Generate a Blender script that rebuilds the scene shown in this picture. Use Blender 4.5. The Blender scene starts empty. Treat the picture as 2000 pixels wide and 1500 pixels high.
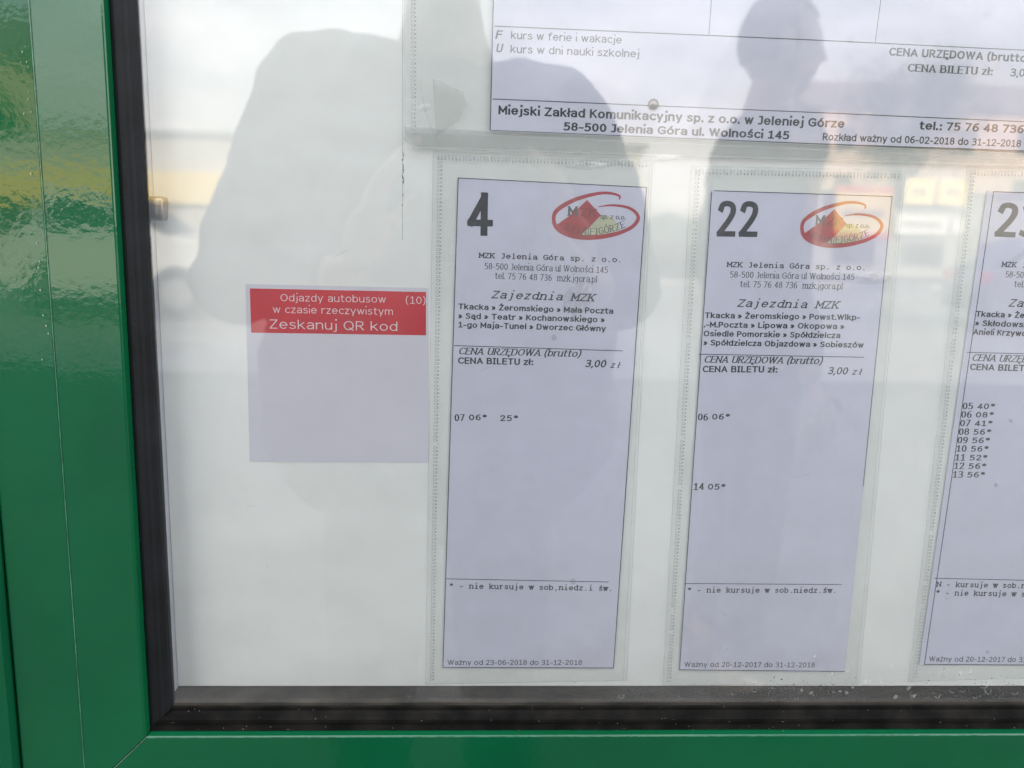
import bpy, bmesh, math, random
from mathutils import Vector, Matrix
random.seed(7)
SC = bpy.context.scene
COL = SC.collection
Z0 = 0.88                      # height of the lower edge of the white board above the ground, metres
R = math.radians

# ------------------------------------------------------------------ camera
cam_data = bpy.data.cameras.new("camera")
cam_data.sensor_width = 36.0
cam_data.lens = 29.52
cam_data.dof.use_dof = True
cam_data.dof.focus_distance = 0.488
cam_data.dof.aperture_fstop = 6.6
cam_data.clip_start = 0.01
cam_data.clip_end = 2000.0
cam = bpy.data.objects.new("camera", cam_data)
COL.objects.link(cam)
right = Vector((0.99892643, -0.04033821, 0.02277758))
up = Vector((-0.01540396, 0.17447564, 0.98454099))
fwd = Vector((0.04368876, 0.98383488, -0.17366696))
m = Matrix((right, up, -fwd)).transposed().to_4x4()
m.translation = Vector((0.17746, -0.478, 0.27387 + Z0))
cam.matrix_world = m
SC.camera = cam

# ------------------------------------------------------------------ sky, sun, exposure
SUN_EL, SUN_AZ = R(16), R(38)      # sun stands behind the unseen wall added behind the case, azimuth measured from +Y to +X
world = bpy.data.worlds.new("World")
SC.world = world
world.use_nodes = True
nt = world.node_tree
bg = nt.nodes["Background"]
sky = nt.nodes.new("ShaderNodeTexSky")
sky.sky_type = 'NISHITA'
sky.sun_disc = False
sky.sun_elevation = SUN_EL
sky.sun_rotation = SUN_AZ
sky.dust_density = 2.5
sky.air_density = 1.2
tc = nt.nodes.new("ShaderNodeTexCoord")
mp = nt.nodes.new("ShaderNodeMapping")
mp.inputs['Scale'].default_value = (1.0, 1.0, 2.6)
no = nt.nodes.new("ShaderNodeTexNoise")
no.inputs['Scale'].default_value = 3.1
no.inputs['Detail'].default_value = 7
no.inputs['Roughness'].default_value = 0.55
rp = nt.nodes.new("ShaderNodeValToRGB")
rp.color_ramp.elements[0].position = 0.36
rp.color_ramp.elements[1].position = 0.62
rp.color_ramp.elements[0].color = (0.35, 0.35, 0.35, 1)
rp.color_ramp.elements[1].color = (0.95, 0.95, 0.95, 1)
mx = nt.nodes.new("ShaderNodeMixRGB")
sep = nt.nodes.new("ShaderNodeSeparateXYZ")          # haze: creamy near the horizon, whiter above
er = nt.nodes.new("ShaderNodeValToRGB")
er.color_ramp.elements[0].position = 0.0
er.color_ramp.elements[1].position = 0.34
er.color_ramp.elements[0].color = (1.12, 0.98, 0.84, 1)
er.color_ramp.elements[1].color = (0.90, 0.93, 1.0, 1)
em = nt.nodes.new("ShaderNodeVectorMath"); em.operation = 'SCALE'; em.inputs['Scale'].default_value = 15.6
nt.links.new(tc.outputs['Generated'], sep.inputs[0])
nt.links.new(sep.outputs['Z'], er.inputs['Fac'])
nt.links.new(er.outputs['Color'], em.inputs[0])
nt.links.new(em.outputs[0], mx.inputs['Color2'])
nt.links.new(tc.outputs['Generated'], mp.inputs['Vector'])
nt.links.new(mp.outputs['Vector'], no.inputs['Vector'])
nt.links.new(no.outputs['Fac'], rp.inputs['Fac'])
nt.links.new(rp.outputs['Color'], mx.inputs['Fac'])
nt.links.new(sky.outputs['Color'], mx.inputs['Color1'])
nt.links.new(mx.outputs['Color'], bg.inputs['Color'])
bg.inputs['Strength'].default_value = 0.12

sun_data = bpy.data.lights.new("sun", 'SUN')
sun_data.energy = 5.0
sun_data.angle = R(0.6)
sun_data.color = (1.0, 0.86, 0.62)
sun = bpy.data.objects.new("sun", sun_data)
COL.objects.link(sun)
sd = Vector((math.sin(SUN_AZ) * math.cos(SUN_EL), math.cos(SUN_AZ) * math.cos(SUN_EL), math.sin(SUN_EL)))
sun.rotation_euler = sd.to_track_quat('Z', 'Y').to_euler()
sun.location = (0, 6, 8)

SC.view_settings.view_transform = 'Standard'
SC.view_settings.look = 'None'
SC.view_settings.gamma = 1
SC.view_settings.exposure = 1.05
SC.cycles.transparent_max_bounces = 32
SC.cycles.max_bounces = 8
SC.cycles.use_denoising = True
SC.cycles.sample_clamp_indirect = 6.0

# ------------------------------------------------------------------ materials
def nodes(name):
    mt = bpy.data.materials.new(name)
    mt.use_nodes = True
    n = mt.node_tree
    return mt, n, n.nodes["Principled BSDF"]

def N(n, kind, **kw):
    x = n.nodes.new(kind)
    for k, v in kw.items():
        if k in x.inputs.keys():
            x.inputs[k].default_value = v
        else:
            setattr(x, k, v)
    return x

def mat(name, col, rough=0.5, metal=0.0, var=0.0, scale=20.0, bump=0.0, bscale=200.0, coat=0.0, detail=4, spec=0.5, col2=None, lo=0.35, hi=0.65, coat_rough=0.03, cbump=False, bdist=0.001):
    mt, n, p = nodes(name)
    p.inputs['Base Color'].default_value = (*col, 1)
    p.inputs['Roughness'].default_value = rough
    p.inputs['Metallic'].default_value = metal
    p.inputs['Specular IOR Level'].default_value = spec
    p.inputs['Coat Weight'].default_value = coat
    p.inputs['Coat Roughness'].default_value = coat_rough
    t = n.nodes.new("ShaderNodeTexCoord")
    if var > 0 or col2:
        nz = N(n, "ShaderNodeTexNoise", Scale=scale, Detail=detail)
        n.links.new(t.outputs['Object'], nz.inputs['Vector'])
        r = n.nodes.new("ShaderNodeValToRGB")
        r.color_ramp.elements[0].position = lo
        r.color_ramp.elements[1].position = hi
        a = [c * (1 - var) for c in col]
        b = list(col2) if col2 else [min(1, c * (1 + var)) for c in col]
        r.color_ramp.elements[0].color = (*a, 1)
        r.color_ramp.elements[1].color = (*b, 1)
        n.links.new(nz.outputs['Fac'], r.inputs['Fac'])
        n.links.new(r.outputs['Color'], p.inputs['Base Color'])
    if bump > 0:
        nb = N(n, "ShaderNodeTexNoise", Scale=bscale, Detail=3)
        n.links.new(t.outputs['Object'], nb.inputs['Vector'])
        bp = N(n, "ShaderNodeBump", Distance=bdist, Strength=bump)
        n.links.new(nb.outputs['Fac'], bp.inputs['Height'])
        n.links.new(bp.outputs['Normal'], p.inputs['Normal'])
        if cbump:
            n.links.new(bp.outputs['Normal'], p.inputs['Coat Normal'])
    return mt

def clear(name, tint, mult, rough, ior=1.5, bump=0.0, bscale=8.0, bdist=0.001, veil=0.0, vscale=9.0, seen_back=False, stretch=(1, 1, 1)):
    """clear pane or film: transparent with a Fresnel mirror on its outer face and a thin veil: dust, and on film soft painted reflections"""
    mt = bpy.data.materials.new(name)
    mt.use_nodes = True
    n = mt.node_tree
    for x in list(n.nodes):
        n.nodes.remove(x)
    out = n.nodes.new("ShaderNodeOutputMaterial")
    tr = N(n, "ShaderNodeBsdfTransparent", Color=(*tint, 1))
    tr0 = N(n, "ShaderNodeBsdfTransparent", Color=(1, 1, 1, 1))
    gl = N(n, "ShaderNodeBsdfGlossy", Roughness=rough)
    fr = N(n, "ShaderNodeFresnel", IOR=ior)
    mu = n.nodes.new("ShaderNodeMath"); mu.operation = 'MULTIPLY'; mu.use_clamp = True
    mu.inputs[1].default_value = mult
    n.links.new(fr.outputs[0], mu.inputs[0])
    t = n.nodes.new("ShaderNodeTexCoord")
    if bump > 0:
        mpn = N(n, "ShaderNodeMapping", Scale=stretch)
        nb = N(n, "ShaderNodeTexNoise", Scale=bscale, Detail=2, Roughness=0.45)
        n.links.new(t.outputs['Object'], mpn.inputs['Vector'])
        n.links.new(mpn.outputs['Vector'], nb.inputs['Vector'])
        bp = N(n, "ShaderNodeBump", Distance=bdist, Strength=bump)
        n.links.new(nb.outputs['Fac'], bp.inputs['Height'])
        n.links.new(bp.outputs['Normal'], gl.inputs['Normal'])
    base = tr
    if veil > 0:
        df = N(n, "ShaderNodeBsdfDiffuse", Color=(0.6, 0.6, 0.58, 1))
        nv = N(n, "ShaderNodeTexNoise", Scale=vscale, Detail=8, Roughness=0.65)
        n.links.new(t.outputs['Object'], nv.inputs['Vector'])
        rr = n.nodes.new("ShaderNodeMapRange")
        rr.inputs['From Min'].default_value = 0.42
        rr.inputs['From Max'].default_value = 0.75
        rr.inputs['To Min'].default_value = veil * 0.15
        rr.inputs['To Max'].default_value = veil
        n.links.new(nv.outputs['Fac'], rr.inputs['Value'])
        m0 = n.nodes.new("ShaderNodeMixShader")
        n.links.new(rr.outputs[0], m0.inputs[0])
        n.links.new(tr.outputs[0], m0.inputs[1])
        n.links.new(df.outputs[0], m0.inputs[2])
        base = m0
    m1 = n.nodes.new("ShaderNodeMixShader")
    n.links.new(mu.outputs[0], m1.inputs[0])
    n.links.new(base.outputs[0], m1.inputs[1])
    n.links.new(gl.outputs[0], m1.inputs[2])
    geo = n.nodes.new("ShaderNodeNewGeometry")
    m2 = n.nodes.new("ShaderNodeMixShader")
    n.links.new(geo.outputs['Backfacing'], m2.inputs[0])
    n.links.new(m1.outputs[0], m2.inputs[1])
    n.links.new(tr0.outputs[0], m2.inputs[2])
    n.links.new(m2.outputs[0], out.inputs[0])
    return mt

def faint(name, col, alpha, rough=0.6):
    """thin translucent mark: smear, dried drop, weld print"""
    mt, n, p = nodes(name)
    p.inputs['Base Color'].default_value = (*col, 1)
    p.inputs['Roughness'].default_value = rough
    p.inputs['Alpha'].default_value = alpha
    return mt

M = {}
M['green'] = mat('green_paint', (0.0030, 0.098, 0.036), 0.04, var=0.10, scale=9, bump=0.055, bscale=210, spec=0.7)
M['green_post'] = mat('green_post_paint', (0.005, 0.10, 0.040), 0.12, var=0.12, scale=8, bump=0.09, bscale=60, spec=0.5)
M['edge'] = mat('edge_highlight_paint', (0.06, 0.21, 0.125), 0.3, coat=1.0, var=0.35, scale=160)  # pale green stands in for light caught by the frame edges
M['bare'] = mat('bare_metal_edge', (0.55, 0.57, 0.50), 0.35, metal=0.4, var=0.3, scale=200)
M['joint'] = mat('dark_joint', (0.004, 0.008, 0.006), 0.8)
M['rubber'] = mat('black_rubber', (0.006, 0.007, 0.009), 0.6, var=0.4, spec=0.3, scale=40, bump=0.25, bscale=500)
M['rubber_dusty'] = mat('dusty_black_rubber', (0.004, 0.004, 0.0035), 0.8, spec=0.12, col2=(0.018, 0.016, 0.014), scale=55, detail=9, bump=0.4, bscale=700, lo=0.4, hi=0.75)
M['ledge'] = mat('dusty_grey_ledge', (0.026, 0.023, 0.019), 0.75, spec=0.2, col2=(0.072, 0.064, 0.053), scale=34, detail=10, bump=0.4, bscale=600, lo=0.35, hi=0.75)
M['side'] = mat('grey_return', (0.50, 0.52, 0.58), 0.5, var=0.12, scale=30)
M['board'] = mat('white_board', (0.835, 0.84, 0.815), 0.45, var=0.035, scale=6, bump=1.0, bscale=7, bdist=0.010, spec=0.35, detail=8)
M['paper'] = mat('lavender_white_paper', (0.70, 0.685, 0.81), 0.85, var=0.035, scale=9, bump=1.0, bscale=9, bdist=0.007, detail=7, spec=0.1)
M['paper_card'] = mat('poster_paper', (0.705, 0.695, 0.81), 0.85, var=0.03, scale=8, bump=1.0, bscale=8, bdist=0.006, detail=7, spec=0.1)
M['sticker'] = mat('sticker_paper', (0.65, 0.63, 0.70), 0.6, var=0.02, scale=14, spec=0.3)
M['red'] = mat('sticker_red', (0.56, 0.030, 0.045), 0.5, var=0.10, scale=26, detail=6, spec=0.3)
M['white_ink'] = mat('white_print', (0.78, 0.72, 0.74), 0.5)
M['ink'] = mat('black_print', (0.022, 0.026, 0.036), 0.7, var=0.35, scale=260)
M['logo_red'] = mat('red_print', (0.46, 0.05, 0.065), 0.7, var=0.08, scale=120)
M['logo_dark'] = mat('dark_red_print', (0.27, 0.035, 0.045), 0.7)
M['logo_yellow'] = mat('pale_yellow_print', (0.60, 0.60, 0.42), 0.7, var=0.06, scale=90)
M['logo_ink'] = mat('grey_green_print', (0.11, 0.12, 0.13), 0.7)
M['glass'] = clear('window_glass', (0.95, 0.965, 0.96), 2.9, 0.0, 1.52, bump=0.02, bscale=2.2, veil=0.14, vscale=5)
M['film'] = clear('clear_plastic_film', (0.972, 0.980, 0.978), 0.9, 0.05, 1.46, bump=1.0, bscale=10, bdist=0.006, veil=0.15, vscale=8, stretch=(1.0, 1, 0.8))  # veil also paints soft cloudy patches of reflection onto the film
M['weld'] = faint('weld_print', (0.30, 0.33, 0.35), 0.42)
M['weld_dot'] = faint('weld_dots', (0.12, 0.14, 0.16), 0.6)
M['film_edge'] = faint('film_edge', (0.24, 0.27, 0.28), 0.45)
M['fold'] = faint('folded_film', (0.55, 0.57, 0.54), 0.30, 0.2)
M['sheen'] = faint('film_sheen', (0.82, 0.86, 0.84), 0.45, 0.2)  # pale colour paints a sheen along the hem creases
M['spot'] = faint('grey_contact_spot', (0.30, 0.32, 0.35), 0.24)
M['drop'] = faint('dried_drop', (0.62, 0.64, 0.62), 0.22)
M['grit'] = mat('dark_grit', (0.03, 0.03, 0.03), 0.8)
M['dust'] = mat('pale_dust', (0.55, 0.55, 0.50), 0.8)
M['steel'] = mat('brushed_steel', (0.27, 0.24, 0.22), 0.34, metal=1.0, var=0.2, scale=90, bump=0.2, bscale=300)

# ------------------------------------------------------------------ mesh helpers
def link(name, bm, material, parent=None, loc=None, smooth=False, mats=None):
    me = bpy.data.meshes.new(name)
    bm.to_mesh(me); bm.free()
    for mm in (mats or [material]):
        me.materials.append(mm)
    if smooth:
        for p in me.polygons:
            p.use_smooth = True
    o = bpy.data.objects.new(name, me)
    COL.objects.link(o)
    if parent:
        o.parent = parent
    if loc is not None:
        o.location = loc
    return o

def tag(o, label=None, cat=None, group=None, kind=None):
    if label: o['label'] = label
    if cat: o['category'] = cat
    if group: o['group'] = group
    if kind: o['kind'] = kind
    return o

def thing(name, label, cat, loc, group=None, rz=0.0):
    o = bpy.data.objects.new(name, None)
    o.empty_display_size = 0.02
    COL.objects.link(o)
    o.location = loc
    o.rotation_euler = (0, 0, rz)
    return tag(o, label, cat, group)

def box(bm, x0, x1, y0, y1, z0, z1, bevel=0.0, mi=0):
    vs = [bm.verts.new((x, y, z)) for x in (x0, x1) for y in (y0, y1) for z in (z0, z1)]
    fs = []
    for q in ((0, 1, 3, 2), (4, 6, 7, 5), (0, 4, 5, 1), (2, 3, 7, 6), (0, 2, 6, 4), (1, 5, 7, 3)):
        f = bm.faces.new([vs[i] for i in q]); f.material_index = mi; fs.append(f)
    if bevel:
        es = {e for f in fs for e in f.edges}
        bmesh.ops.bevel(bm, geom=list(es), offset=bevel, segments=2, affect='EDGES', profile=0.6)
    return vs

def boxo(name, material, parent, x0, x1, y0, y1, z0, z1, bevel=0.0):
    bm = bmesh.new()
    box(bm, x0, x1, y0, y1, z0, z1, bevel)
    bmesh.ops.recalc_face_normals(bm, faces=bm.faces)
    return link(name, bm, material, parent)

def slab(bm, pts, y_front, th):
    """polygon given in (x, z), front face towards -Y"""
    a = [bm.verts.new((p[0], y_front, p[1])) for p in pts]
    b = [bm.verts.new((p[0], y_front + th, p[1])) for p in pts]
    n = len(pts)
    bm.faces.new(a); bm.faces.new(b[::-1])
    for i in range(n):
        bm.faces.new((a[i], b[i], b[(i + 1) % n], a[(i + 1) % n]))
    bmesh.ops.recalc_face_normals(bm, faces=bm.faces)

def flat(bm, pts, y, mi=0):
    f = bm.faces.new([bm.verts.new((p[0], y, p[1])) for p in pts])
    f.normal_update()
    if f.normal.y > 0:
        f.normal_flip()
    f.material_index = mi
    return f

# ------------------------------------------------------------------ lettering drawn with strokes
X = 0.74
GL = {
 'a': (.5, "s .04 .64 .14 .73 .32 .73 .46 .66 .5 .5;l .5 .5 .5 0;s .5 .43 .25 .41 .06 .33 .01 .18 .1 .02 .3 .02 .5 .2"),
 'b': (.54, "l 0 0 0 1.03;o .27 .37 .27 .37"), 'c': (.46, "o .3 .37 .3 .37 50 310"),
 'd': (.54, "l .54 0 .54 1.03;o .27 .37 .27 .37"), 'e': (.56, "o .28 .37 .28 .37 0 315;l .02 .39 .56 .39"),
 'f': (.34, "s .38 1.02 .2 1 .13 .85 .12 .7;l .12 .72 .12 0;l 0 .73 .32 .73"),
 'g': (.54, "o .27 .37 .27 .37;l .54 .74 .54 0;s .54 0 .5 -.2 .28 -.27 .05 -.22"),
 'h': (.5, "l 0 0 0 1.03;s 0 .5 .1 .68 .28 .74 .44 .68 .5 .5;l .5 .5 .5 0"),
 'i': (0, "l 0 0 0 .66;d 0 1.16"), 'j': (.12, "l .12 .66 .12 -.1;s .12 -.1 .08 -.24 -.05 -.27;d .12 1.16"),
 'k': (.5, "l 0 0 0 1.03;l .46 .74 .03 .33;l .16 .44 .5 0"), 'l': (0, "l 0 0 0 1.03"),
 'm': (.86, "l 0 0 0 .74;s 0 .5 .08 .68 .22 .74 .37 .68 .43 .5;l .43 .5 .43 0;s .43 .5 .51 .68 .65 .74 .8 .68 .86 .5;l .86 .5 .86 0"),
 'n': (.5, "l 0 0 0 .74;s 0 .5 .1 .68 .28 .74 .44 .68 .5 .5;l .5 .5 .5 0"), 'o': (.58, "o .29 .37 .29 .37"),
 'p': (.54, "l 0 -.27 0 .74;o .27 .37 .27 .37"), 'r': (.32, "l 0 0 0 .74;s 0 .45 .1 .66 .34 .73"),
 's': (.44, "s .42 .66 .24 .74 .05 .66 .06 .48 .22 .39 .4 .3 .42 .1 .22 0 0 .08"),
 't': (.34, "l .12 .98 .12 .2;s .12 .2 .18 .02 .36 .02;l 0 .73 .34 .73"),
 'u': (.5, "l .5 .74 .5 0;s .5 .24 .4 .06 .22 0 .06 .06 0 .24;l 0 .24 0 .74"),
 'w': (.78, "l 0 .74 .2 0;l .2 0 .39 .72;l .39 .72 .58 0;l .58 0 .78 .74"),
 'y': (.52, "l 0 .74 .26 .02;l .52 .74 .18 -.27"), 'z': (.44, "l 0 .74 .44 .74;l .44 .74 0 0;l 0 0 .44 0"),
 'A': (.7, "l 0 0 .35 1;l .35 1 .7 0;l .12 .3 .58 .3"),
 'B': (.54, "l 0 0 0 1;l 0 1 .3 1;s .3 1 .48 .92 .48 .62 .3 .54;l .3 .54 0 .54;s .3 .54 .54 .45 .54 .1 .3 0;l .3 0 0 0"),
 'C': (.62, "o .38 .5 .38 .5 48 312"), 'D': (.64, "l 0 0 0 1;l 0 1 .25 1;s .25 1 .52 .92 .64 .5 .52 .08 .25 0;l .25 0 0 0"),
 'E': (.48, "l 0 0 0 1;l 0 1 .48 1;l 0 .53 .45 .53;l 0 0 .48 0"), 'F': (.46, "l 0 0 0 1;l 0 1 .46 1;l 0 .53 .42 .53"),
 'G': (.7, "o .4 .5 .4 .5 45 320;l .42 .46 .7 .46;l .7 .46 .7 .14"), 'I': (.26, "l .13 0 .13 1;l 0 1 .26 1;l 0 0 .26 0"),
 'J': (.32, "l .32 1 .32 .25;s .32 .25 .24 .03 0 .01;l .08 1 .32 1"), 'K': (.56, "l 0 0 0 1;l .54 1 .04 .42;l .2 .56 .58 0"),
 'L': (.46, "l 0 0 0 1;l 0 0 .46 0"), 'M': (.74, "l 0 0 0 1;l 0 1 .37 .3;l .37 .3 .74 1;l .74 1 .74 0"),
 'N': (.62, "l 0 0 0 1;l 0 1 .62 0;l .62 0 .62 1"), 'O': (.74, "o .37 .5 .37 .5"),
 'P': (.5, "l 0 0 0 1;l 0 1 .26 1;s .26 1 .5 .9 .5 .55 .26 .44;l .26 .44 0 .44"),
 'Q': (.76, "o .37 .5 .37 .5;l .45 .2 .74 -.06"), 'R': (.56, "l 0 0 0 1;l 0 1 .26 1;s .26 1 .5 .92 .5 .57 .26 .48;l .26 .48 0 .48;l .24 .48 .58 0"),
 'S': (.54, "s .5 .9 .28 1 .06 .92 .04 .68 .24 .54 .48 .42 .5 .14 .28 0 0 .08"), 'T': (.62, "l .31 0 .31 1;l 0 1 .62 1"),
 'U': (.6, "l 0 1 0 .3;s 0 .3 .08 .06 .3 0 .52 .06 .6 .3;l .6 .3 .6 1"), 'W': (1.0, "l 0 1 .26 0;l .26 0 .5 1;l .5 1 .74 0;l .74 0 1 1"),
 'Y': (.6, "l 0 1 .3 .5;l .6 1 .3 .5;l .3 .5 .3 0"), 'Z': (.56, "l 0 1 .56 1;l .56 1 0 0;l 0 0 .56 0"),
 '0': (.52, "o .26 .5 .26 .5"), '1': (.5, "l .28 0 .28 1;l .28 1 .06 .85;l .04 0 .5 0"),
 '2': (.52, "s .03 .82 .1 .96 .28 1 .46 .92 .49 .72 .36 .46 .02 .03;l .02 0 .52 0"),
 '3': (.5, "s .02 .92 .22 1 .44 .92 .46 .7 .34 .56 .16 .53;s .16 .53 .4 .48 .51 .28 .42 .06 .2 0 0 .06"),
 '4': (.54, "l .4 0 .4 1;l .4 1 0 .28;l 0 .26 .56 .26"),
 '5': (.5, "l .46 1 .08 1;l .08 1 .06 .56;s .06 .56 .25 .63 .46 .52 .5 .3 .4 .06 .18 0 0 .06"),
 '6': (.52, "o .27 .3 .25 .3;s .02 .34 .06 .7 .22 .94 .46 1"), '7': (.5, "l 0 1 .5 1;l .5 1 .14 0"),
 '8': (.52, "o .26 .27 .26 .27;o .26 .76 .22 .24"), '9': (.52, "o .25 .7 .25 .3;s .5 .66 .46 .3 .3 .06 .06 0"),
 '.': (0, "d 0 0"), ',': (.05, "l .05 .03 -.02 -.18"), ':': (.08, "d .08 0;d .08 .62"),
 '-': (.3, "l 0 .37 .3 .37"), '»': (.42, "l 0 .62 .17 .36;l .17 .36 0 .1;l .23 .62 .4 .36;l .4 .36 .23 .1"),
 '(': (.2, "s .2 1.1 .05 .85 0 .45 .05 .05 .2 -.2"), ')': (.2, "s 0 1.1 .15 .85 .2 .45 .15 .05 0 -.2"),
 '*': (.36, "l .18 .56 .18 .98;l 0 .66 .36 .88;l 0 .88 .36 .66"), ' ': (.12, ""),
}
for k, b, add in (('ł', 'l', "l -.13 .4 .13 .64"), ('ą', 'a', "s .46 0 .38 -.12 .48 -.24 .58 -.2"), ('ó', 'o', "l .26 .9 .42 1.1"),
                  ('ż', 'z', "d .22 1"), ('ś', 's', "l .2 .9 .36 1.1"), ('Ż', 'Z', "d .28 1.24"), ('Ę', 'E', "s .4 0 .34 -.14 .42 -.25 .52 -.2")):
    GL[k] = (GL[b][0], GL[b][1] + ";" + add)
SERIF = {'a': '.5,0R', 'b': '0,1.03L', 'd': '.54,1.03L .54,0R', 'f': '.12,0', 'h': '0,0 .5,0 0,1.03L', 'i': '0,0 0,.74L', 'j': '.12,.74L',
 'k': '0,0 .5,0 0,1.03L .44,.74', 'l': '0,0 0,1.03L', 'm': '0,0 .43,0 .86,0 0,.74L', 'n': '0,0 .5,0 0,.74L', 'p': '0,-.27 0,.74L', 'r': '0,0 0,.74L',
 'u': '.5,0R 0,.74L .5,.74L', 'w': '0,.74 .39,.74 .78,.74', 'y': '0,.74 .52,.74', 'A': '0,0 .7,0', 'B': '0,0L 0,1L', 'D': '0,0L 0,1L', 'E': '0,0L 0,1L',
 'F': '0,0 0,1L', 'K': '0,0 0,1 .56,0 .54,1', 'L': '0,0L 0,1', 'M': '0,0 .74,0 0,1L .74,1R', 'N': '0,0 0,1L .62,1', 'P': '0,0 0,1L', 'R': '0,0 0,1L .58,0R',
 'T': '.31,0', 'U': '0,1 .6,1', 'W': '0,1 .5,1 1,1', 'ł': '0,0 0,1.03L', 'ą': '.5,0R', 'Ę': '0,0L 0,1L'}
# style: (vertical stem, horizontal stem, letter gap, serif, mono, slant, end caps)
STY = {'VB': (.23, .175, .33, 0, 0, 0), 'VR': (.135, .12, .27, 0, 0, 0), 'AB': (.18, .15, .27, 0, 0, 0), 'AI': (.19, .15, .30, 0, 0, .2),
       'AN': (.215, .155, .33, 0, 0, 0), 'TR': (.135, .085, .25, 1, 0, 0), 'TB': (.21, .10, .29, 1, 0, 0), 'TI': (.175, .10, .24, 1, 0, .25),
       'CB': (.185, .165, .22, 1, 1, 0), 'CI': (.155, .14, .22, 1, 1, .25), 'Q': (.085, .085, .25, 0, 0, 0)}

def spline(p, k=5):
    out = []
    n = len(p)
    for i in range(n - 1):
        a, b, c, d = p[max(i - 1, 0)], p[i], p[i + 1], p[min(i + 2, n - 1)]
        for j in range(k):
            t = j / k
            out.append(tuple(.5 * (2 * b[q] + (c[q] - a[q]) * t + (2 * a[q] - 5 * b[q] + 4 * c[q] - d[q]) * t * t + (3 * b[q] - a[q] - 3 * c[q] + d[q]) * t ** 3) for q in (0, 1)))
    out.append(p[-1])
    return out

def strokes(ch):
    res = []
    for part in GL[ch][1].split(';'):
        v = part.split()
        if not v: continue
        f = [float(q) for q in v[1:]]
        if v[0] == 'd':
            res.append(([(f[0], f[1])], False)); continue
        if v[0] == 'o':
            a0, a1 = (f[4], f[5]) if len(f) > 4 else (0, 360)
            k = 18
            res.append(([(f[0] + f[2] * math.cos(R(a0 + (a1 - a0) * i / k)), f[1] + f[3] * math.sin(R(a0 + (a1 - a0) * i / k))) for i in range(k + 1)], a1 - a0 == 360))
        else:
            p = list(zip(f[::2], f[1::2]))
            res.append((spline(p) if v[0] == 's' else p, False))
    return res

def text_polys(s, style):
    """quads in units of cap height, total width"""
    tv, th, gap, serif, mono, slant = STY[style]
    x = 0.0
    polys = []
    for i, ch in enumerate(s):
        w = GL[ch][0]
        if mono:
            adv = .86
            sx = min(1.0, .66 / w) if w > .66 else 1.0
            if ch in 'il1ł.,:jI': sx = 1.0
            x0 = x + (adv - w * sx) / 2
        else:
            sx = (.92 if serif else 1.0)
            x0 = x
            adv = w * sx + gap
            if ch == ' ': adv = .42
        for pts, closed in strokes(ch):
            q = [(x0 + a * sx, th / 2 + b * (1 - th)) for a, b in pts]
            n = len(q)
            if n == 1:
                e = max(tv, .13) * .54
                c_ = (q[0][0], q[0][1] + (e - th / 2 if q[0][1] < th else 0))
                polys.append([(c_[0] - e, c_[1] - e), (c_[0] + e, c_[1] - e), (c_[0] + e, c_[1] + e), (c_[0] - e, c_[1] + e)])
                continue
            off = []
            for k in range(n):
                if closed:
                    a, b = q[(k - 1) % (n - 1)], q[(k + 1) % (n - 1)]
                else:
                    a, b = q[max(k - 1, 0)], q[min(k + 1, n - 1)]
                dx, dy = b[0] - a[0], b[1] - a[1]
                L = math.hypot(dx, dy) or 1
                dx, dy = dx / L, dy / L
                hw = .5 * math.hypot(dy * tv, dx * th)
                off.append((-dy * hw, dx * hw, dx, dy))
            if not closed:                                     # square ends
                c = .5 * math.hypot(off[0][2] * tv, off[0][3] * th)
                q[0] = (q[0][0] - off[0][2] * c, q[0][1] - off[0][3] * c)
                c = .5 * math.hypot(off[-1][2] * tv, off[-1][3] * th)
                q[-1] = (q[-1][0] + off[-1][2] * c, q[-1][1] + off[-1][3] * c)
            for k in range(n - 1):
                cl = (lambda y_: min(max(y_, 0), 1)) if ch in 'AEFHIKLMNTUVWXYZ12347' else (lambda y_: y_)
                polys.append([(q[k][0] + off[k][0], cl(q[k][1] + off[k][1])), (q[k + 1][0] + off[k + 1][0], cl(q[k + 1][1] + off[k + 1][1])),
                              (q[k + 1][0] - off[k + 1][0], cl(q[k + 1][1] - off[k + 1][1])), (q[k][0] - off[k][0], cl(q[k][1] - off[k][1]))])
        if serif:
            sp = SERIF.get(ch, '')
            if mono and ch in 'il': sp = '0,0 0,%sL' % ('.74' if ch == 'i' else '1.03')
            for t in sp.split():
                side = t[-1] if t[-1] in 'LR' else ''
                a, b = t.rstrip('LR').split(',')
                a, b = float(a), float(b)
                e = .17 if mono else .13 + tv * .25
                if mono and ch in 'il' and b == 0: e = .27
                xa = x0 + a * sx - (0 if side == 'R' else e)
                xb = x0 + a * sx + (0 if side == 'L' else e)
                yc = th / 2 + b * (1 - th)
                hh = th * (.5 if mono else .4)
                polys.append([(xa, yc - hh), (xb, yc - hh), (xb, yc + hh), (xa, yc + hh)])
        x += adv
    x -= gap if not mono else 0
    if mono:
        lo = min(p[0] for q in polys for p in q); hi = max(p[0] for q in polys for p in q)
    else:
        lo, hi = -tv / 2, x + tv / 2
    out = []
    for q in polys:
        out.append([((a - lo) + (b * slant if slant else 0), b) for a, b in q])
    return out, (hi - lo) + slant * .9

def text_line(name, s, style, x, z, width, ang, cap, y, material, parent, origin):
    polys, w = text_polys(s, style)
    sx = width / w
    bm = bmesh.new()
    ca, sa = math.cos(R(ang)), math.sin(R(ang))
    for i, q in enumerate(polys):
        pts = []
        for a, b in q:
            a, b = a * sx, b * cap
            pts.append(((x + a * ca - b * sa - origin[0]) / 1000, (z + a * sa + b * ca - origin[1]) / 1000))
        flat(bm, pts, y - (i % 40) * 4e-7)
    return link(name, bm, material, parent)

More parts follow.
